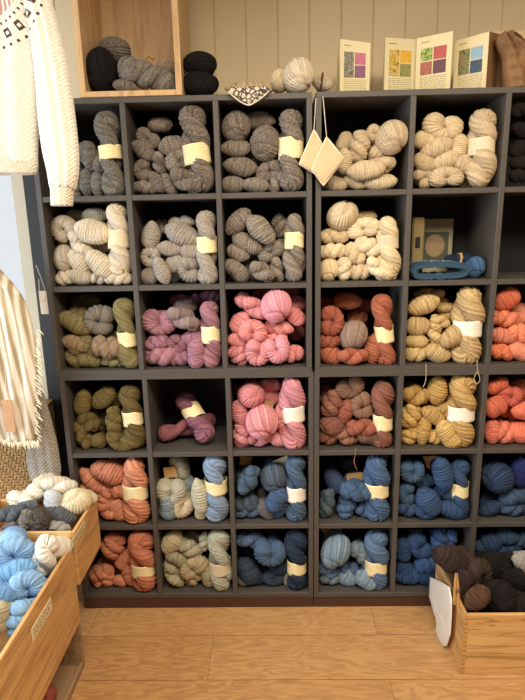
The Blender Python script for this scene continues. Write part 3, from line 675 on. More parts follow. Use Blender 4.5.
tag(loft('knitted_sock', [(392,37,40),(402,35,44),(415,33,49),(430,30,53),(445,28,57),(458,27,59),(470,29,60.5),(482,34,59),(492,42,55)], -.012, .035, kg, fold=.08), 'grey-brown knitted piece hanging below the shawl, beside the dark shelf', 'knitwear')
tg = tag(empty('price_tag', at(43, 300, y=.03)), 'white paper tag on a looped string beside the olive yarn cubby', 'tag')
a0, b0 = at(38.5, 291, y=.03), at(49, 314, y=.03)
par(MB().box((a0[0], .029, b0[2]), (min(b0[0], -.004), .031, a0[2]), .0004).build('card', M['white']), tg)
par(MB().add(*tube(spl([at(36, 265, y=.03), at(43, 284, y=.03), at(45.5, 296, y=.025), at(41, 300, y=.025), at(38.5, 279, y=.03)], 30), .0014, 6)).build('string', M['string']), tg)

# woven basket standing left of the shelf
bk = tag(empty('basket', (-.31, .17, .52)), 'woven natural wicker basket behind the crate of white yarn', 'basket')
st = plain('wicker_strip', '#a8834f', .6, .2, 60)
mb = MB(); mb.box((-.638, .035, .52), (-.162, .30, .545)); x0, x1, z0, z1 = -.64, -.16, .53, .955; sp = .0135
def strip(mb, p, q, up, w, d):
    p = np.array(p); q = np.array(q); up = np.array(up, float); nrm = np.array([0, -1., 0]) if abs((q - p)[1]) < 1e-6 and up[1] == 0 else np.array([1., 0, 0])
    V = []; fs = []
    for i in range(5):
        t = i / 4; c = p + (q - p) * t + nrm * d * math.sin(PI * t)
        V += [c + up * w, c + up * w * .6 + nrm * .0016, c - up * w * .6 + nrm * .0016, c - up * w]
    for i in range(4):
        for j in range(3): a = i*4 + j; fs.append((a, a+1, a+5, a+4))
    mb.add(V, fs)
nx = int((x1 - x0) / sp); nz = int((z1 - z0) / sp)
for i in range(nx):
    for j in range(nz):
        k = (i + j) % 4; x = x0 + i * sp; z = z0 + j * sp
        if k == 0: strip(mb, (x, .03, z + sp*.5), (x + sp*2.0, .03, z + sp*.5), (0,0,1), sp*.47, .004)
        if k == 2: strip(mb, (x + sp*.5, .03, z), (x + sp*.5, .03, z + sp*2.0), (1,0,0), sp*.47, .004)
par(MB().box((x0 + .007, .031, z0), (x1 - .007, .036, z1), 0).build('weave_backing', plain('dark_weave_backing', '#5e4528', .8)), bk); mb.box((x0, .036, z0), (x0 + .006, .30, z1), 0); mb.box((x1 - .006, .036, z0), (x1, .30, z1), 0); mb.box((x0, .295, z0), (x1, .30, z1), 0)  # dark sheet added behind the weave so its gaps come out dark
par(mb.build('woven_body', st), bk)
par(MB().add(*tube([(x0, .03, z1), (x1, .03, z1), (x1, .30, z1), (x0, .30, z1)], .009, 12, close=True)).build('rim', st, smooth=True), bk)

# ------------------------------------------------------------------ crates
def crate(name, label, a, b, t=.014, grp=None, front=False, mx=None):
    a = np.array(a, float); b = np.array(b, float); e = tag(empty(name, ((a[0]+b[0])/2, (a[1]+b[1])/2, a[2])), label, 'crate', grp)
    def pc(n, p, q, m): par(MB().box(p, q, .0015).build(n, m), e)
    my = mx or M['crate']; mxx = M['crate_x']
    pc('base', (a[0]+t, a[1]+t, a[2]), (b[0]-t, b[1]-t, a[2]+t), my)
    pc('side_board', (a[0], a[1], a[2]), (a[0]+t, b[1], b[2]), my); pc('side_board', (b[0]-t, a[1], a[2]), (b[0], b[1], b[2]), my)
    pc('end_board', (a[0]+t, a[1], a[2]), (b[0]-t, a[1]+t, b[2]), mxx); pc('end_board', (a[0]+t, b[1]-t, a[2]), (b[0]-t, b[1], b[2]), mxx)
    return e
cA = crate('wooden_crate', 'large pine crate of light blue yarn at lower left, nearest the camera', (-.30, -.98, .262), (.13, -.335, .563))
cB = crate('wooden_crate', 'pine crate of white and grey yarn behind the crate of blue yarn', (-.30, -.325, .378), (.14, -.05, .615))
cR = crate('wooden_crate', 'pine crate of dark brown yarn on the floor at lower right', (1.672, -.39, 0), (2.12, -.022, .279))
# finger joints at the near left corner of the right-hand crate
fj = MB()
for k in range(13): fj.box((1.6712, -.3912, .008 + k * .0208), (1.6865, -.376, .018 + k * .0208), .0004)
par(fj.build('finger_joint', plain('end_grain_wood', '#c08f50', .6)), cR)
def card_x(pts, X, e):
    P = [at(px, py, x=X) for px, py in pts]; ys = [p[1] for p in P]; zs = [p[2] for p in P]
    y0, y1, z0, z1 = min(ys), max(ys), (zs[1] + zs[2]) / 2, (zs[0] + zs[3]) / 2
    c = par(MB().box((X, y0, z0), (X + .0015, y1, z1), .0003).build('label_card', M['page']), e); mb = MB()
    h = z1 - z0
    for r in range(3):
        y = y0 + .012
        while y < y1 - .02:
            w = rng.uniform(.006, .018); mb.box((X + .0014, y, z1 - h*(.28 + .24*r) - .0022), (X + .0022, min(y + w, y1 - .01), z1 - h*(.28 + .24*r) + .0022), 0); y += w + .006
    o = mb.build('lettering', plain('brown_ink', '#8c7346', .8)); o.parent = c
    return c
card_x([(50.3,597.3),(51.8,609.3),(32.5,641.8),(31,629)], .130, cA)
card_x([(84.5,523),(85,532),(72,545),(72,536)], .140, cB)
# the low stand under the front crate
e = tag(empty('display_stand', (-.08, -.65, 0)), 'open wooden stand carrying the front crate at lower left', 'stand')
for n_, p, q, m_ in (('top_board', (-.30,-.98,.217), (.13,-.335,.261), M['crate']), ('end_board', (-.30,-.349,.0), (.127,-.335,.216), M['stand']), ('end_board', (-.30,-.98,.0), (.127,-.966,.216), M['stand']),
                     ('bottom_board', (-.285,-.965,.0), (.113,-.35,.014), M['stand']), ('side_board', (-.30,-.965,.0), (-.286,-.35,.216), M['stand']), ('rail', (.113,-.965,.0), (.127,-.35,.03), M['stand'])):
    par(MB().box(p, q).build(n_, m_), e)
e = tag(empty('bench', (-.15, 0, 0)), 'low wooden bench under the second crate and the basket', 'bench')
par(MB().box((-.55, -.30, .355), (.0, -.005, .377)).build('seat_board', M['stand']), e)
for x in (-.53, -.05):
    for y in (-.28, -.05): par(MB().box((x, y, 0), (x + .03, y + .03, .354)).build('leg', M['stand']), e)
e = tag(empty('stool', (-.31, .17, 0)), 'wooden stool holding up the wicker basket', 'stool')
par(MB().box((-.63, .01, .497), (-.17, .31, .519)).build('seat_board', M['stand']), e)
for x in (-.62, -.21):
    for y in (.02, .27): par(MB().box((x, y, 0), (x + .03, y + .03, .496)).build('leg', M['stand']), e)

def heap(items, x0, y0, s, cat, grp):
    for kind, x, y, w, h, ang, Y, col, lb in items:
        p = at(x0 + x / s, y0 + y / s, y=Y); q = ppm(p); m = mat_of(col)
        if kind == 'T':
            a = math.radians(ang); d = np.array([math.cos(a), 0, math.sin(a)]) * w / s / q / 2
            o = place_hank(p - d, p + d, h / s / q, m, None, turns=1.0, seed=x * .1)
        else: o = place_lump(kind, p, w / s / q, h / s / q, ang, m, depth=.9)
        if kind != 'T': o.rotation_euler = (-.45, -math.radians(ang), 0)
        tag(o, lb, cat, grp)
W_, Cr, Gb, Tw = '#e4dcc8', '#dccdab', '#5f656c', mar('#8b847c', '#3a3736', 12)
heap([('K',100,198,165,105,90,-.13,W_,'off-white curled skein at the back left of the second crate'),
 ('B',170,150,90,80,0,-.10,W_,'small off-white skein lump behind the others in the second crate'),
 ('L',285,122,170,95,-8,-.10,W_,'long off-white skein along the back rim of the second crate'),
 ('L',215,105,120,85,20,-.085,'#dcd0b6','cream skein with looped strands in front of the grey knitted piece'),
 ('L',248,190,100,100,80,-.155,'#c3c6c6','bluish-white skein in the middle of the second crate'),
 ('B',360,200,160,128,20,-.135,Cr,'cream skein bulging over the corner of the second crate'),
 ('L',425,175,80,60,-30,-.10,Cr,'small cream skein at the right rear corner of the second crate'),
 ('L',60,255,150,90,15,-.20,Gb,'slate grey skein at the left of the second crate'),
 ('L',130,225,100,60,10,-.17,Gb,'slate grey skein behind the tweed skein in the second crate'),
 ('L',285,265,150,85,-15,-.185,'#62666d','slate grey skein on the right side of the second crate'),
 ('B',190,290,110,120,30,-.235,mar('#6a625a','#1f1d1d',9),'dark tweed coiled skein in the middle of the second crate'),
 ('L',125,285,110,75,70,-.245,Tw,'grey tweed skein left of the dark coiled one'),
 ('L',45,335,100,80,30,-.255,Tw,'grey tweed skein at the left front of the second crate'),
 ('L',282,322,110,62,-12,-.235,'#a7a49d','light grey skein against the right board of the second crate'),
 ('L',215,362,130,60,10,-.27,'#2b2828','black skein at the front of the second crate'),
 ('L',90,372,130,55,0,-.285,'#2b2828','black skein at the left front of the second crate')], 0, 460, 4.77, 'yarn skein', 'skeins in the second crate')
SB = '#7fb0dc'
heap([('K',40,145,130,110,-90,-.44,SB,'light blue curled skein at the back of the front crate'),
 ('L',45,205,150,72,18,-.50,'#6ea6d8','light blue skein across the middle of the front crate'),
 ('K',90,250,125,118,-90,-.53,SB,'light blue curled skein touching the right board of the front crate'),
 ('L',15,275,80,70,-20,-.57,'#6a9fd2','light blue skein at the left edge of the photograph'),
 ('L',148,148,150,90,72,-.43,'#f0ebdd','fluffy white skein in the back corner of the front crate'),
 ('L',62,350,130,90,60,-.63,SB,'light blue skein lowest in the front crate, beside its label card'),
 ('L',2,350,110,70,80,-.64,'#b5ab86','beige-green skein at the left edge of the front crate')], 0, 510, 3.28, 'yarn skein', 'skeins in the front crate')
for (px, py, Y) in ((20, 590, -.50), (10, 640, -.62), (35, 570, -.45), (5, 560, -.42)):
    p = at(px, py, y=Y); p[2] -= .10; o = place_lump('L', p, .16, .12, 10, yarn(SB), depth=.6); tag(o, 'light blue skein in the lower layer of the front crate', 'yarn skein', 'lower layer of the front crate')
DB, BK = '#3c2f2b', '#231f20'
heap([('L',150,165,140,110,-35,-.22,DB,'dark brown skein leaning over the left rim of the right crate'),
 ('K',265,225,125,155,-90,-.25,'#40332e','dark brown curled skein in the middle of the right crate'),
 ('L',258,325,115,88,50,-.345,'#5b4231','dark brown skein with a tan end at the front of the right crate'),
 ('L',195,250,100,80,60,-.28,DB,'dark brown skein behind the clothespin in the right crate'),
 ('B',330,190,130,115,0,-.16,BK,'black-brown round skein near the back of the right crate'),
 ('B',352,315,130,135,20,-.31,BK,'black-brown round skein at the front of the right crate'),
 ('L',300,170,90,70,20,-.09,BK,'black-brown skein along the back board of the right crate'),
 ('L',415,255,110,110,80,-.25,BK,'black-brown skein below the light grey one in the right crate'),
 ('L',420,350,130,100,0,-.33,'#2b2425','dark skein at the right front of the right crate'),
 ('L',390,175,90,80,-30,-.12,'#2b2425','dark skein left of the light grey one in the right crate'),
 ('L',450,175,100,88,-20,-.17,'#a7a29b','light grey skein in the dark crate at the right edge')], 415, 520, 4.12, 'yarn skein', 'skeins in the right crate')
for k, (x, y) in enumerate(((1.74, -.30), (1.85, -.30), (1.97, -.30), (1.76, -.14), (1.88, -.14), (2.0, -.14))):
    o = place_lump('L', (x, y - .03, .075), .13, .10, 0, yarn(BK), depth=.6); tag(o, 'dark skein in the lower layer of the right crate', 'yarn skein', 'lower layer of the right crate')
# coral yarn lying in the stand
for p, w, lb in ((at(44, 712, z=.06), .12, 'red skein lying in the open stand at the bottom edge'), (at(70, 706, z=.06), .11, 'red skein at the right of the open stand, bottom edge')):
    o = place_lump('L', (min(p[0], .05), p[1], .058), w, .085, 5, yarn('#b5523d'), depth=.8); tag(o, lb, 'yarn skein', 'red skeins in the stand')

# white bag clipped to the right crate
bgm = N('white_mesh_bag'); bgm.b.inputs['Base Color'].default_value = srgb('#e9e3d6'); bgm.b.inputs['Roughness'].default_value = .7
bg = tag(empty('cloth_bag', at(450, 610, y=-.3)), 'small white bag clipped to the left side of the dark yarn crate', 'bag')
XB = 1.668
outl = [(434,577),(444,581),(454,587),(456.5,600),(456,618),(455,634),(451,646),(441,647.5),(438,645),(442,632),(440,618),(436,607),(433,596)]
P = [at(x, y, x=XB) for x, y in outl]; c = np.mean(P, axis=0); V = []; fs = []; m = len(P) * 6
ring = np.array([np.interp(np.arange(m) / 6, np.arange(len(P) + 1), np.r_[[p[k] for p in P], P[0][k]]) for k in range(3)]).T
nn = 12
for side in (1, -1):
    for i in range(nn):
        q = i / (nn - 1); 
        for j in range(m):
            p = c + (ring[j] - c) * (1 - q * .97); bulge = .007 * math.sqrt(max(0, 1 - (1 - q) ** 2)) * (1 + .25 * math.sin(j * .33 + q * 5)) + .001
            V.append((XB - .018 - side * bulge, p[1], p[2]))
for sd in (0, 1):
    for i in range(nn - 1):
        for j in range(m):
            k = (j + 1) % m; a = sd*nn*m + i*m; f = (a+j, a+k, a+m+k, a+m+j); fs.append(f)
    e0 = sd*nn*m + (nn-1)*m; fs.append(tuple(e0 + j for j in range(m)))
for j in range(m): k = (j + 1) % m; fs.append((j, k, nn*m + k, nn*m + j))
o = MB().add(V, fs).build('pouch', bgm.m, smooth=True); par(o, bg)
cp = tag(empty('clothespin', at(456, 590, x=1.66)), 'wooden clothespin gripping the white bag on the crate rim', 'clothespin')
pw = plain('clothespin_wood', '#c99a5f', .6)
for (x0_, y0_, x1_, y1_) in ((455.6, 573.5, 454.4, 604), (457.2, 573.5, 459.2, 614)):
    a_, b_ = at(x0_, y0_, y=-.412), at(x1_, y1_, y=-.400); ps = np.array([a_ + (b_ - a_) * t for t in np.linspace(0, 1, 10)])
    par(MB().add(*tube(ps, [.0022, .0035, .0048, .0055, .0055, .0058, .0058, .0055, .005, .0045], 8)).build('prong', pw), cp)
c_ = at(457.5, 590, y=-.408)
par(MB().add(*tube([(c_[0] + .010*math.cos(t), c_[1] + .007*math.sin(t), c_[2] + (t - 9) * .0009) for t in np.linspace(0, 19, 60)], .0013, 6)).build('spring', plain('steel_wire', '#8d8a84', .4, metal=1)), cp)

# ------------------------------------------------------------------ on top of the shelving
TZ = TOPZ
bx = tag(empty('wooden_box', (.41, .14, TZ)), 'pale open-fronted wooden box standing on top of the shelving', 'box')
x0, x1, t = .212, .606, .024; zt = TZ + .56
for n_, p, q, m_ in (('side_board', (x0, -.002, TZ + .001), (x0 + t, .28, zt), M['box']), ('side_board', (x1 - t, -.002, TZ + .001), (x1, .28, zt), M['box']),
                     ('bottom_board', (x0 + t, -.002, TZ + .001), (x1 - t, .28, TZ + .021), M['box']), ('top_board', (x0 + t, -.002, zt - t), (x1 - t, .28, zt), M['box']), ('back_board', (x0 + t, .27, TZ + .021), (x1 - t, .28, zt - t), M['box'])):
    par(MB().box(p, q).build(n_, m_), bx)
BKY = '#242122'; GT = mar('#8d857c', '#5d564f', 10)
def on(kind, px, py, w, h, ang, Y, col, lb, cat='yarn skein', grp=None, v=None, zmin=None, depth=1.0, turns=1.0):
    p = at(px, py, y=Y); q = ppm(p); W, Hh = w / q, h / q
    if zmin is not None and kind != 'T': p[2] = max(p[2], zmin + ext(W, Hh, ang if kind == 'L' else 0)[1] * .97)
    if kind == 'T':
        a = math.radians(ang); d = np.array([math.cos(a), 0, math.sin(a)]) * W / 2
        o = place_hank(p - d, p + d, Hh, mat_of(col), None, turns=turns, seed=px * .1)
    else: o = place_lump(kind, p, W, Hh, ang, mat_of(col), v=v, depth=depth)
    return tag(o, lb, cat, grp)
IB = TZ + .021
on('B', 101, 71, 32, 42, 0, .07, BKY, 'black ball of yarn inside the wooden box', 'yarn ball', zmin=IB)
on('B', 114, 50, 32, 24, 0, .15, GT, 'grey rounded skein behind the black ball in the wooden box', zmin=IB + .1)
on('T', 147, 76, 56, 27, -18, .06, GT, 'grey twisted skein lying across the wooden box', turns=1.3)
on('L', 125, 88, 22, 13, -5, .045, GT, 'small grey skein end beside the black ball in the box', zmin=IB)
on('B', 166, 68, 19, 17, 0, .16, '#c4b294', 'beige small ball at the back of the wooden box', 'yarn ball', zmin=IB + .03)
on('L', 171, 84, 18, 17, 0, .055, GT, 'grey skein end in the right corner of the wooden box', zmin=IB)
c_ = at(149, 64, y=.13)
lab = tag(MB().add(*tube([(c_[0] + .022*math.cos(t), c_[1], c_[2] + .03*math.sin(t)) for t in np.linspace(.6, 5.0, 24)], .006, 8)).build('paper_band', M['band_tan'], smooth=True), 'curled tan paper band standing among the yarn in the wooden box', 'paper band')
on('B', 200, 84, 36, 24, 0, .07, BKY, 'lower black ball of yarn right of the wooden box', 'yarn ball', zmin=TZ, v=1)
on('B', 200, 64, 33, 23, 0, .07, BKY, 'upper black ball of yarn right of the wooden box', 'yarn ball', v=2)
ow = on('B', 298.5, 76, 31, 32, 0, .07, '#e3d5ba', 'cream ball of yarn with a brown label on top of the shelving', 'yarn ball', zmin=TZ, v=0)
on('B', 280, 81, 19, 22, 0, .10, '#d6c3a0', 'small beige ball left of the labelled cream ball', 'yarn ball', zmin=TZ, v=1)
c_ = at(318, 82, y=.07)
mb = MB()
for rr in (.021, .0195):
    mb.add(*tube([(c_[0] + .012 + .004*math.cos(t), c_[1] - .02 + .03*math.sin(t), c_[2] + .030*math.cos(t) - .005) for t in np.linspace(0, 6.1, 30)], .0035, 8))
l_ = mb.build('label', plain('brown_label', '#7b5236', .7, .3, 60), smooth=True)
bpy.context.view_layer.update()
l_.parent = ow; l_.matrix_parent_inverse = ow.matrix_world.inverted()
on('L', 322, 84, 14, 20, 80, .10, '#d8c8a8', 'beige skein end right of the brown label on the shelf top', zmin=TZ)
on('L', 250, 88, 46, 14, 0, .11, '#c9b08a', 'beige fluffy yarn lying behind the patterned knitting', zmin=TZ)
# patterned knitting draped over the edge
a = N('flower_pattern_knit'); v = a.coords('Object', (1,1,1)); vo = a.n('TexVoronoi', Scale=58.0); vo.feature = 'DISTANCE_TO_EDGE'; a.l(v, vo.inputs['Vector'])
vo2 = a.n('TexVoronoi', Scale=58.0); a.l(v, vo2.inputs['Vector'])
mx = a.n('MixRGB'); a.l(a.math('MULTIPLY', a.math('GREATER_THAN', vo.outputs[0], .12), a.math('GREATER_THAN', vo2.outputs['Distance'], .18)), mx.inputs[0]); mx.inputs[1].default_value = srgb('#4b443f'); mx.inputs[2].default_value = srgb('#d8cdb8')
a.l(mx.outputs[0], a.b.inputs['Base Color']); a.b.inputs['Roughness'].default_value = .9
dn = tag(empty('knitted_mitten', at(248, 92, y=-.01)), 'flower-patterned dark and white knitting hanging over the shelf edge', 'knitwear')
rows = [(88, 228, 269), (91, 228, 269), (94, 232, 265), (98, 238, 260), (101, 243, 255), (104, 247, 251)]
def sheet(rows, Yf, th, mat, name, par_):
    V = []; fs = []; n = len(rows) * 4; R3 = spl(rows, n); m = 16
    for sd in (0, 1):
        for i in range(n):
            for j in range(m):
                t_ = j / (m - 1); px = R3[i][1] + (R3[i][2] - R3[i][1]) * t_; Y = Yf(i / (n - 1), t_); p = at(px, R3[i][0], y=Y); V.append((p[0], p[1] + (th if sd else 0), p[2]))
    for sd in (0, 1):
        for i in range(n - 1):
            for j in range(m - 1): q = sd*n*m + i*m + j; fs.append((q, q+1, q+m+1, q+m))
    k = n * m
    for i in range(n - 1): fs += [(i*m, i*m+m, k+i*m+m, k+i*m), (i*m+m-1, i*m+2*m-1, k+i*m+2*m-1, k+i*m+m-1)]
    for j in range(m - 1): fs += [(j, j+1, k+j+1, k+j), ((n-1)*m+j, (n-1)*m+j+1, k+(n-1)*m+j+1, k+(n-1)*m+j)]
    return par(MB().add(V, fs).build(name, mat, smooth=True), par_)
sheet(rows, lambda s_, t_: -.019 + .003 * math.sin(t_ * 9), .01, a.m, 'hanging_tip', dn)
mb = MB(); p0 = at(229, 90, y=-.012); p1 = at(268, 90, y=-.012)
mb.box((p0[0], -.018, TZ + .001), (p1[0], .07, TZ + .022), .006); par(mb.build('folded_part', a.m), dn)
rw = []
tr = MB().add(*tube([at(x, y, y=-.021) for x, y in spl([(228, 91), (233, 96), (241, 102), (249, 105), (257, 101), (264, 96), (269, 91)], 30)], .0028, 8)).build('edge_cord', plain('white_cord', '#d9d0bd', .9), smooth=True); par(tr, dn)

# the two knitted squares on strings
kq = N('cream_square_knit'); v = kq.coords('Object', (1,1,1)); kx = kq.n('SeparateXYZ'); kq.l(v, kx.inputs[0]); kq.b.inputs['Base Color'].default_value = srgb('#dac59c'); kq.b.inputs['Roughness'].default_value = .9
kq.bump(kq.math('SINE', kq.math('MULTIPLY', kq.math('ADD', kx.outputs[0], kq.math('MULTIPLY', kx.outputs[2], .55)), 900.0)), .6, .002)
def square(pts, Y, lb, s0, s1):
    P = [at(x, y, y=Y) for x, y in pts]; e = tag(empty('knitted_square', P[0]), lb, 'knitted square', 'knitted squares hanging from the shelf edge')
    V = []; fs = []; n = 14
    for sd in (-1, 1):
        for i in range(n):
            for j in range(n):
                u, w_ = i/(n-1), j/(n-1); p = P[0]*(1-u)*(1-w_) + P[1]*u*(1-w_) + P[2]*u*w_ + P[3]*(1-u)*w_
                b_ = .0025 + .004 * (math.sin(PI*u) * math.sin(PI*w_)) ** .4; V.append(p + np.array([0, sd*b_ + .003*math.sin(4*u+3*w_), 0]))
    for sd in (0, 1):
        for i in range(n-1):
            for j in range(n-1): q = sd*n*n + i*n + j; fs.append((q, q+1, q+n+1, q+n))
    k = n*n
    for i in range(n-1): fs += [(i*n, i*n+n, k+i*n+n, k+i*n), (i*n+n-1, i*n+2*n-1, k+i*n+2*n-1, k+i*n+n-1), (i, i+1, k+i+1, k+i), ((n-1)*n+i, (n-1)*n+i+1, k+(n-1)*n+i+1, k+(n-1)*n+i)]
    par(MB().add(V, fs).build('knitted_panel', kq.m, smooth=True), e)
    ring = []
    for a_, b_ in ((0,1),(1,2),(2,3),(3,0)):
        for t_ in np.linspace(0, 1, 8)[:-1]: ring.append(P[a_]*(1-t_) + P[b_]*t_)
    par(MB().add(*tube(ring, .0028, 8, close=True)).build('edging', plain('cream_edging', '#efe3c8', .9), smooth=True), e)
    par(MB().add(*tube(spl([at(*s0, y=Y*.6), at((s0[0]+s1[0])/2, (s0[1]+s1[1])/2, y=Y*.9), at(*s1, y=Y)], 12), .0016, 6)).build('string', M['string'], smooth=True), e)
square([(314,129.5),(322.5,145),(315.5,174),(299.4,164)], -.014, 'cream knitted square hanging behind the other, left one of the pair', (316, 98), (314, 130))
square([(326.6,137),(344.2,159),(323.4,185.5),(311.6,169)], -.030, 'cream knitted square hanging in front, right one of the pair', (323, 97), (326.6, 137))

# leaflets
def pic(name, kinds, sc=60, seed=0):
    a = N(name); t = a.n('TexNoise', Scale=float(sc), Detail=4.0, Distortion=1.5); mp = a.coords(); a.l(mp, t.inputs['Vector']); n = len(kinds)
    a.l(a.ramp(t.outputs[0], [(.3 + .4 * k / max(1, n - 1), srgb(c)) for k, c in enumerate(kinds)]), a.b.inputs['Base Color']); a.b.inputs['Roughness'].default_value = .6; return a.m
PM = {}
def page(tl, tr_, br, bl, Y0, Y1, pics, par_, name='page', title=True):
    """a standing paper page; corners in the photograph, left edge at depth Y0 and right edge at Y1"""
    TL, TR, BR, BL = at(*tl, y=Y0), at(*tr_, y=Y1), at(*br, y=Y1), at(*bl, y=Y0)
    for q in (BL, BR): q[2] = TZ + .0005
    BL[:2] = TL[:2]; BR[:2] = TR[:2]
    u = TR - TL; nrm = np.cross(u, [0,0,1.]); nrm /= np.linalg.norm(nrm); nrm = nrm if nrm[1] < 0 else -nrm
    def pt(a_, b_): top = TL * (1-a_) + TR * a_; bot = BL * (1-a_) + BR * a_; return top * (1-b_) + bot * b_
    def slab(mb, a0, a1, b0, b1, f0, f1, segs=1):
        V = []
        for f in (f0, f1):
            for (a_, b_) in ((a0,b0),(a1,b0),(a1,b1),(a0,b1)): V.append(pt(a_, b_) + nrm * f)
        mb.add(V, [(0,1,2,3),(4,7,6,5),(0,4,5,1),(1,5,6,2),(2,6,7,3),(3,7,4,0)])
    mb = MB(); slab(mb, 0, 1, 0, 1, 0, .0008); pg = par(mb.build(name, M['page']), par_)
    if pics:
        for (a0, a1, b0, b1, cols) in pics:
            mb = MB(); slab(mb, a0, a1, b0, b1, .0009, .0013); key = tuple(cols)
            PM.setdefault(key, pic('picture_' + cols[0].strip('#'), cols)); q = mb.build('picture', PM[key], pg); q.matrix_parent_inverse = Matrix.Translation(-par_.location); q.matrix_parent_inverse = Matrix()
        mb = MB(); slab(mb, .12, .36, .085, .10, .0009, .0012); mb.build('heading', M['ink'], pg); mb = MB()
        r = b1
        for k in range(8):
            b_ = b1 + .035 + k * .032
            if b_ > .95: break
            a_ = .13
            while a_ < .86:
                w = rng.uniform(.05, .14); slab(mb, a_, min(a_ + w, .88), b_, b_ + .009, .0009, .0012); a_ += w + .025
        mb.build('text_lines', M['ink'], pg)
    return pg
G4 = lambda A_, B_, C_, D_, top=.2, mid=.44, bot=.68: ([(.14,.46,top,mid,A_),(.49,.84,top,mid,B_),(.49,.84,mid+.015,bot,C_)] if D_ is None else []) 
def quad(tall, b, c, d=None, top=.2, mid=.42, bot=.65):
    L_ = [(.49,.85,top,mid-.008,b), (.49,.85,mid+.008,bot,c)]
    return ([(.13,.46,top,bot,tall)] if d is None else [(.13,.46,top,mid-.008,tall), (.13,.46,mid+.008,bot,d)]) + L_
def leaf(lb, c): return tag(empty('leaflet', (c[0], c[1], TZ)), lb, 'leaflet', 'dye leaflets standing on the shelving')
l1 = leaf('single open leaflet with pink and purple photos, leftmost of the leaflets', at(355, 90, y=.12))
page((340.5,39), (370.5,43), (368,91), (340,91), .11, .10, quad(['#2c2a22','#7d7a6a','#a9a48f'], ['#a84a62','#c4708a','#b85c7a'], ['#5c3350','#8a5a7c','#7a4568']), l1)
page((337.5,46), (340.5,39), (340,91), (337,91), .16, .11, None, l1, 'back_page')
l2 = leaf('leaflet spread left page with yellow and olive photos', at(400, 90, y=.12))
page((385.5,37.5), (416.5,39.5), (415,91), (384.5,91), .10, .13, quad(['#4a5a2a','#e0b52c','#8aa7b5'], ['#b98a2c','#e2b83a','#d8a028'], ['#6c6a3a','#9a9455','#857f48']), l2)
page((384,44), (385.5,37.5), (384.5,91), (383.5,91), .15, .10, None, l2, 'back_page')
l3 = leaf('tilted leaflet with green, red and maroon photos, third from the left', at(435, 90, y=.10))
page((417,38.5), (453.2,31), (452,89), (416.5,91), .12, .06, quad(['#3a4a24','#8fa84a','#c9cc80'], ['#9c4444','#bd5c58','#b04e4c'], ['#4a2c38','#6e4450','#5a3644'], ['#8a4a3a','#b06a55','#a65c4c']), l3)
l4 = leaf('leaflet with pale and dark blue photos, rightmost of the leaflets', at(470, 90, y=.10))
page((455.5,41), (489.5,31.5), (488,89), (455,91), .12, .06, quad(['#3a3a2a','#7a8a4a','#b06a72'], ['#6a90ac','#9abccd','#7aa4be'], ['#26344a','#3f566e','#2e4258']), l4)
page((489.5,31.5), (499,34), (499,91), (488,90), .06, .16, None, l4, 'back_page').data.materials[0] = M['kraft']
# card box behind a crumpled brown paper bag
e = tag(empty('card_box', at(510, 60, y=.2)), 'cream card box with a brown front behind the crumpled paper bag', 'box')
q0 = at(492, 31, y=.18); par(MB().box((q0[0], .18, TZ + .001), (q0[0] + .3, .30, q0[2]), .001).build('carton', plain('cream_carton', '#dcc99c', .7)), e)
par(MB().box((q0[0] + .012, .176, TZ + .001), (q0[0] + .3, .179, q0[2] - .035), .001).build('front_panel', M['kraft']), e)
bagp = [(35,498,512),(40,497,519),(47,499,530),(54,502,540),(66,503,548),(78,504,552),(92,504,556)]
o = loft('paper_bag', bagp, .07, .055, M['kraft'], fold=.25, kf=7, n=50, m=60, seed=1)
me = o.data
for v_ in me.vertices:
    n_ = math.sin(v_.co.x * 70 + v_.co.z * 95) + math.sin(v_.co.x * 60 - v_.co.z * 70 + 2)
    v_.co.y += .006 * abs(n_) ; v_.co.x += .002 * math.sin(v_.co.z * 60 + v_.co.y * 40); v_.co.z = max(v_.co.z, TZ + .001)
me.polygons.foreach_set('use_smooth', [False] * len(me.polygons)); tag(o, 'crumpled brown paper bag at the top right corner', 'paper bag')

# ------------------------------------------------------------------ cubby with the booklet and blue knitting (second row, fifth cubby)
x0, x1, z0, z1 = cellbox(1, 4)
def cpt(px, py, Y): return at(400 + px / 5.25, 190 + py / 5.25, y=Y)
bk = tag(empty('booklet', cpt(195, 350, .24)), 'booklet showing a round knitted hat, standing at the back of a cubby', 'booklet')
A_, B_ = cpt(118, 153, .25), cpt(283, 150, .25)
par(MB().box((A_[0], .25, z0 + .001), (B_[0], .254, A_[2])).build('cover', plain('booklet_cover', '#a39a80', .7)), bk)
C_, D_ = cpt(122, 222, .25), cpt(250, 350, .25)
par(MB().box((C_[0], .2488, z0 + .05), (D_[0], .2499, C_[2])).build('photo', plain('dark_green_print', '#4c5548', .7)), bk)
hc = cpt(182, 292, .25); V = [(hc[0], .2478, hc[2])] + [(hc[0] + .043*math.cos(t), .2478, hc[2] + .050*math.sin(t)) for t in np.linspace(0, 2*PI, 40, endpoint=False)]
V2 = [(x, .2486, z) for x, y, z in V]; hm = wood('knitted_hat_print', '#9a8468', '#7b6850', 'x')
par(MB().add(V + V2, [(0, i, i % 40 + 1) for i in range(1, 41)] + [(i, i % 40 + 1, 41 + i % 40 + 1, 41 + i) for i in range(1, 41)]).build('hat_picture', hm), bk)
tb = MB(); p_ = cpt(140, 185, .25); 
for k in range(4): tb.box((p_[0] + k*.016, .2492, p_[2]), (p_[0] + .012 + k*.016, .2499, p_[2] + .005), 0)
par(tb.build('title_lettering', plain('blue_grey_ink', '#7b8a94', .8)), bk)
kb = tag(empty('paper_bag', cpt(95, 300, .17)), 'small kraft paper bag with black mark left of the booklet', 'paper bag')
V = []; A1 = cpt(62, 130, .14); B1 = cpt(125, 165, .2)
xa, xb = cpt(62, 200, .17)[0], cpt(124, 200, .17)[0]
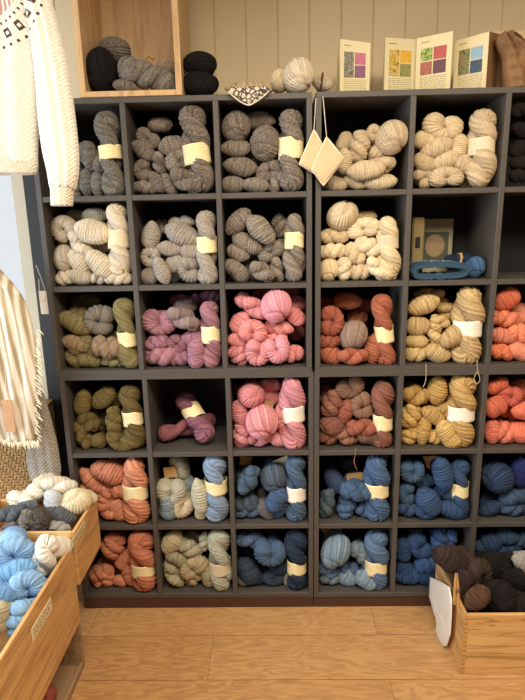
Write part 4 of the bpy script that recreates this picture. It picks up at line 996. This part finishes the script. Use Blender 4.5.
par(MB().box((xa, .15, z0 + .001), (xb, .19, A1[2] - .01), .006).build('pouch', plain('olive_kraft', '#8f7f58', .8, .1, 15)), kb)
par(MB().box((xa + .012, .1485, z0 + .125), (xb - .018, .1499, z0 + .172), .0004).build('black_patch', plain('black_print', '#15161a', .7)), kb)
# folded headband: a flattened ribbed ring
hb = N('teal_blue_rib_knit'); hb.b.inputs['Base Color'].default_value = srgb('#24465e'); hb.b.inputs['Roughness'].default_value = .95; hb.b.inputs['Sheen Weight'].default_value = .3
P0, P1 = cpt(60, 415, .05), cpt(340, 415, .05); cx_ = (P0[0] + P1[0]) / 2; hw = (P1[0] - P0[0]) / 2; zc = z0 + .038
n = 320; t_ = np.linspace(0, 2*PI, n, endpoint=False); V = []; fs = []
for i, t in enumerate(t_):
    xx = math.copysign(abs(math.cos(t)) ** .55, math.cos(t)) * (hw - .006); zz = math.copysign(abs(math.sin(t)) ** .6, math.sin(t)) * .024 * (1 - .18 * math.cos(t))
    rb = .0105 + .0030 * math.cos(i * 2 * PI * 40 / n)
    nrm = Vector((xx / hw ** 2 * .03, 0, zz / .03)).normalized() if abs(zz) > .002 else Vector((math.copysign(1, xx), 0, 0))
    for yy, s_ in ((.0, .4), (-.004, 1), (.10, 1), (.104, .4)):
        V.append((cx_ + xx + nrm.x * rb * s_, .012 + yy, zc + zz + nrm.z * rb * s_))
    for yy, s_ in ((.104, -.4), (.10, -1), (-.004, -1), (.0, -.4)):
        V.append((cx_ + xx + nrm.x * rb * s_, .012 + yy, zc + zz + nrm.z * rb * s_))
for i in range(n):
    k = (i + 1) % n
    for j in range(8): l = (j + 1) % 8; fs.append((i*8+j, i*8+l, k*8+l, k*8+j))
tag(MB().add(V, fs).build('knitted_headband', hb.m, smooth=True), 'folded dark teal ribbed headband lying in front of the booklet', 'headband')
p = cpt(403, 402, .07); q = ppm(p); r_ = 98 / 5.25 / q / 2; 
o = place_lump('B', (min(p[0], x1 - r_ - .004), .075, z0 + r_ * 1.12), r_*2, r_*2.25, 0, yarn('#3a6490'), v=0); tag(o, 'bright blue ball of yarn beside the folded headband', 'yarn ball')
o = place_hank(cpt(235, 372, .17), cpt(370, 345, .15), .075, yarn('#223650'), .35, .022, M['band_tan'], turns=.8, seed=2.); o.location.z = z0 + .066; tag(o, 'navy skein with a tan band behind the folded headband', 'yarn skein')

# small cards standing behind some of the blue yarn
def backcard(x0_, y0_, s, pts, Y, lb, m, rc):
    P = [at(x0_ + x / s, y0_ + y / s, y=Y) for x, y in pts]; top = cellbox(*rc)[3] - .004
    for p in P: p[2] = min(p[2], top)
    V = [tuple(p) for p in P] + [(p[0], p[1] + .0015, p[2]) for p in P]
    o = MB().add(V, [(0,1,2,3), (7,6,5,4), (0,4,5,1), (1,5,6,2), (2,6,7,3), (3,7,4,0)]).build('paper_band', m); tag(o, lb, 'paper band', 'loose paper bands')
tn = M['band_tan']
backcard(225, 445, 5.53, [(85,62),(150,68),(140,110),(80,110)], .12, 'tan paper band above the blue skein, fifth row third cubby', tn, (4,2))
backcard(225, 445, 5.53, [(262,92),(345,55),(350,130),(300,130)], .10, 'cream paper band poking up between blue skeins, fifth row third cubby', M['paper'], (4,2))
backcard(310, 445, 5.53, [(202,160),(290,150),(300,195),(205,200)], .10, 'tan paper band round a blue skein, fifth row fourth cubby', tn, (4,3))
backcard(390, 445, 5.53, [(180,62),(270,62),(240,120),(208,130)], .10, 'tan paper band above the tall blue skein, fifth row fifth cubby', tn, (4,4))
backcard(310, 520, 5.53, [(62,52),(175,52),(140,110),(95,100)], .12, 'tan paper band above the coiled blue skein, bottom row fourth cubby', tn, (5,3))
backcard(375, 500, 5.25, [(178,160),(250,160),(215,195),(190,200)], .10, 'tan paper band above the royal blue skeins, bottom row fifth cubby', tn, (5,4))
backcard(220, 370, 5.25, [(235,160),(288,170),(275,205),(228,200)], .09, 'olive paper band behind the round pink skein, fourth row third cubby', plain('olive_band', '#b59b62', .8), (3,2))
backcard(145, 445, 5.53, [(100,125),(165,120),(180,175),(110,185)], .085, 'tan paper band over the pale curled skein, fifth row second cubby', tn, (4,1))

# loose yarn ends hanging over the boards
def thread(pts, Y, col, lb):
    o = MB().add(*tube(spl([at(x, y, y=Y) for x, y in pts], 16), .0011, 6)).build('yarn_end', plain('thread_' + col.strip('#'), col, .9), smooth=True); tag(o, lb, 'yarn end', 'loose yarn ends')
thread([(426,364),(426,376),(425,383),(423,387)], -.012, '#d8cba8', 'pale yarn end hanging over the board below the pale yellow yarn, left one')
thread([(477,360),(477.5,370),(480,380),(476,384),(474,378),(477,372)], -.012, '#d8cba8', 'looped pale yarn end hanging below the banded pale yellow skein')
thread([(356,448),(355,456),(354,462),(357,470)], -.012, '#c0816f', 'pinkish yarn end hanging below the reddish brown yarn')

# the smallest and most hidden skeins, past three hundred, become one object
lay_of = {e[0].name: e[4] for e in sk}
bpy.context.view_layer.update()
allk = [o for o in COL.objects if o.name.split('.')[0] == 'skein' and o.parent is None]
def score(o):
    if any(c.name.startswith('paper_band') for c in o.children) or o.name not in lay_of and 'lower layer' not in o['label']: return 9
    q = ppm(o.location); a = o.scale[0] * o.scale[2] * q * q
    px = 262.5 + F * (RM.T @ (np.array(o.location) - CAM))[0] / -(RM.T @ (np.array(o.location) - CAM))[2]
    k = {-1: 1.2, 0: 1, 1: .3, 2: .15}[lay_of.get(o.name, 2)]; k *= .5 if px > 518 else 1
    if 'lower layer' in o['label']: k = .05
    return a * k / 1000
allk.sort(key=lambda o: -score(o)); rest = allk[300:]
V = []; FF = []; MI = []; mats_ = []
for o in rest:
    mt = o.material_slots[0].material
    if mt not in mats_: mats_.append(mt)
    mi = mats_.index(mt); k = len(V); mw = o.matrix_world; V += [tuple(mw @ v_.co) for v_ in o.data.vertices]
    for p_ in o.data.polygons: FF.append(tuple(a_ + k for a_ in p_.vertices)); MI.append(mi)
    bpy.data.objects.remove(o)
if rest:
    me = bpy.data.meshes.new('skeins'); me.from_pydata(V, [], FF)
    for mt in mats_: me.materials.append(mt)
    me.polygons.foreach_set('material_index', MI); me.polygons.foreach_set('use_smooth', [True] * len(FF)); me.update()
    o = bpy.data.objects.new('skeins', me); COL.objects.link(o); o['kind'] = 'stuff'
    tag(o, 'further skeins half hidden behind and between the larger ones in the cubbies', 'yarn')

# ------------------------------------------------------------------ light
w = bpy.data.worlds.new('World'); S.world = w; w.use_nodes = True; bgn = w.node_tree.nodes['Background']; bgn.inputs[0].default_value = (.98, 1.03, 1.08, 1); bgn.inputs[1].default_value = 1.0
def area(name, loc, rot, sx, sy, power, col):
    l = bpy.data.lights.new(name, 'AREA'); l.shape = 'RECTANGLE'; l.size = sx; l.size_y = sy; l.energy = power; l.color = col
    o = bpy.data.objects.new(name, l); COL.objects.link(o); o.location = loc; o.rotation_euler = rot; return o
area('daylight_side_window', (-1.18, -1.25, 1.55), (0, -PI/2, 0), 1.9, 1.8, 64, (.84, .92, 1))
area('ceiling_light_warm', (1.15, -1.65, 2.9), (0, 0, 0), 1.6, .7, 85, (1, .83, .62))
area('ceiling_light_far', (2.3, -1.3, 2.9), (0, 0, 0), .5, .4, 16, (1, .82, .6))
v = S.view_settings; v.view_transform = 'Standard'; v.look = 'None'; v.gamma = 1; v.exposure = 0.0; v.use_curve_mapping = False
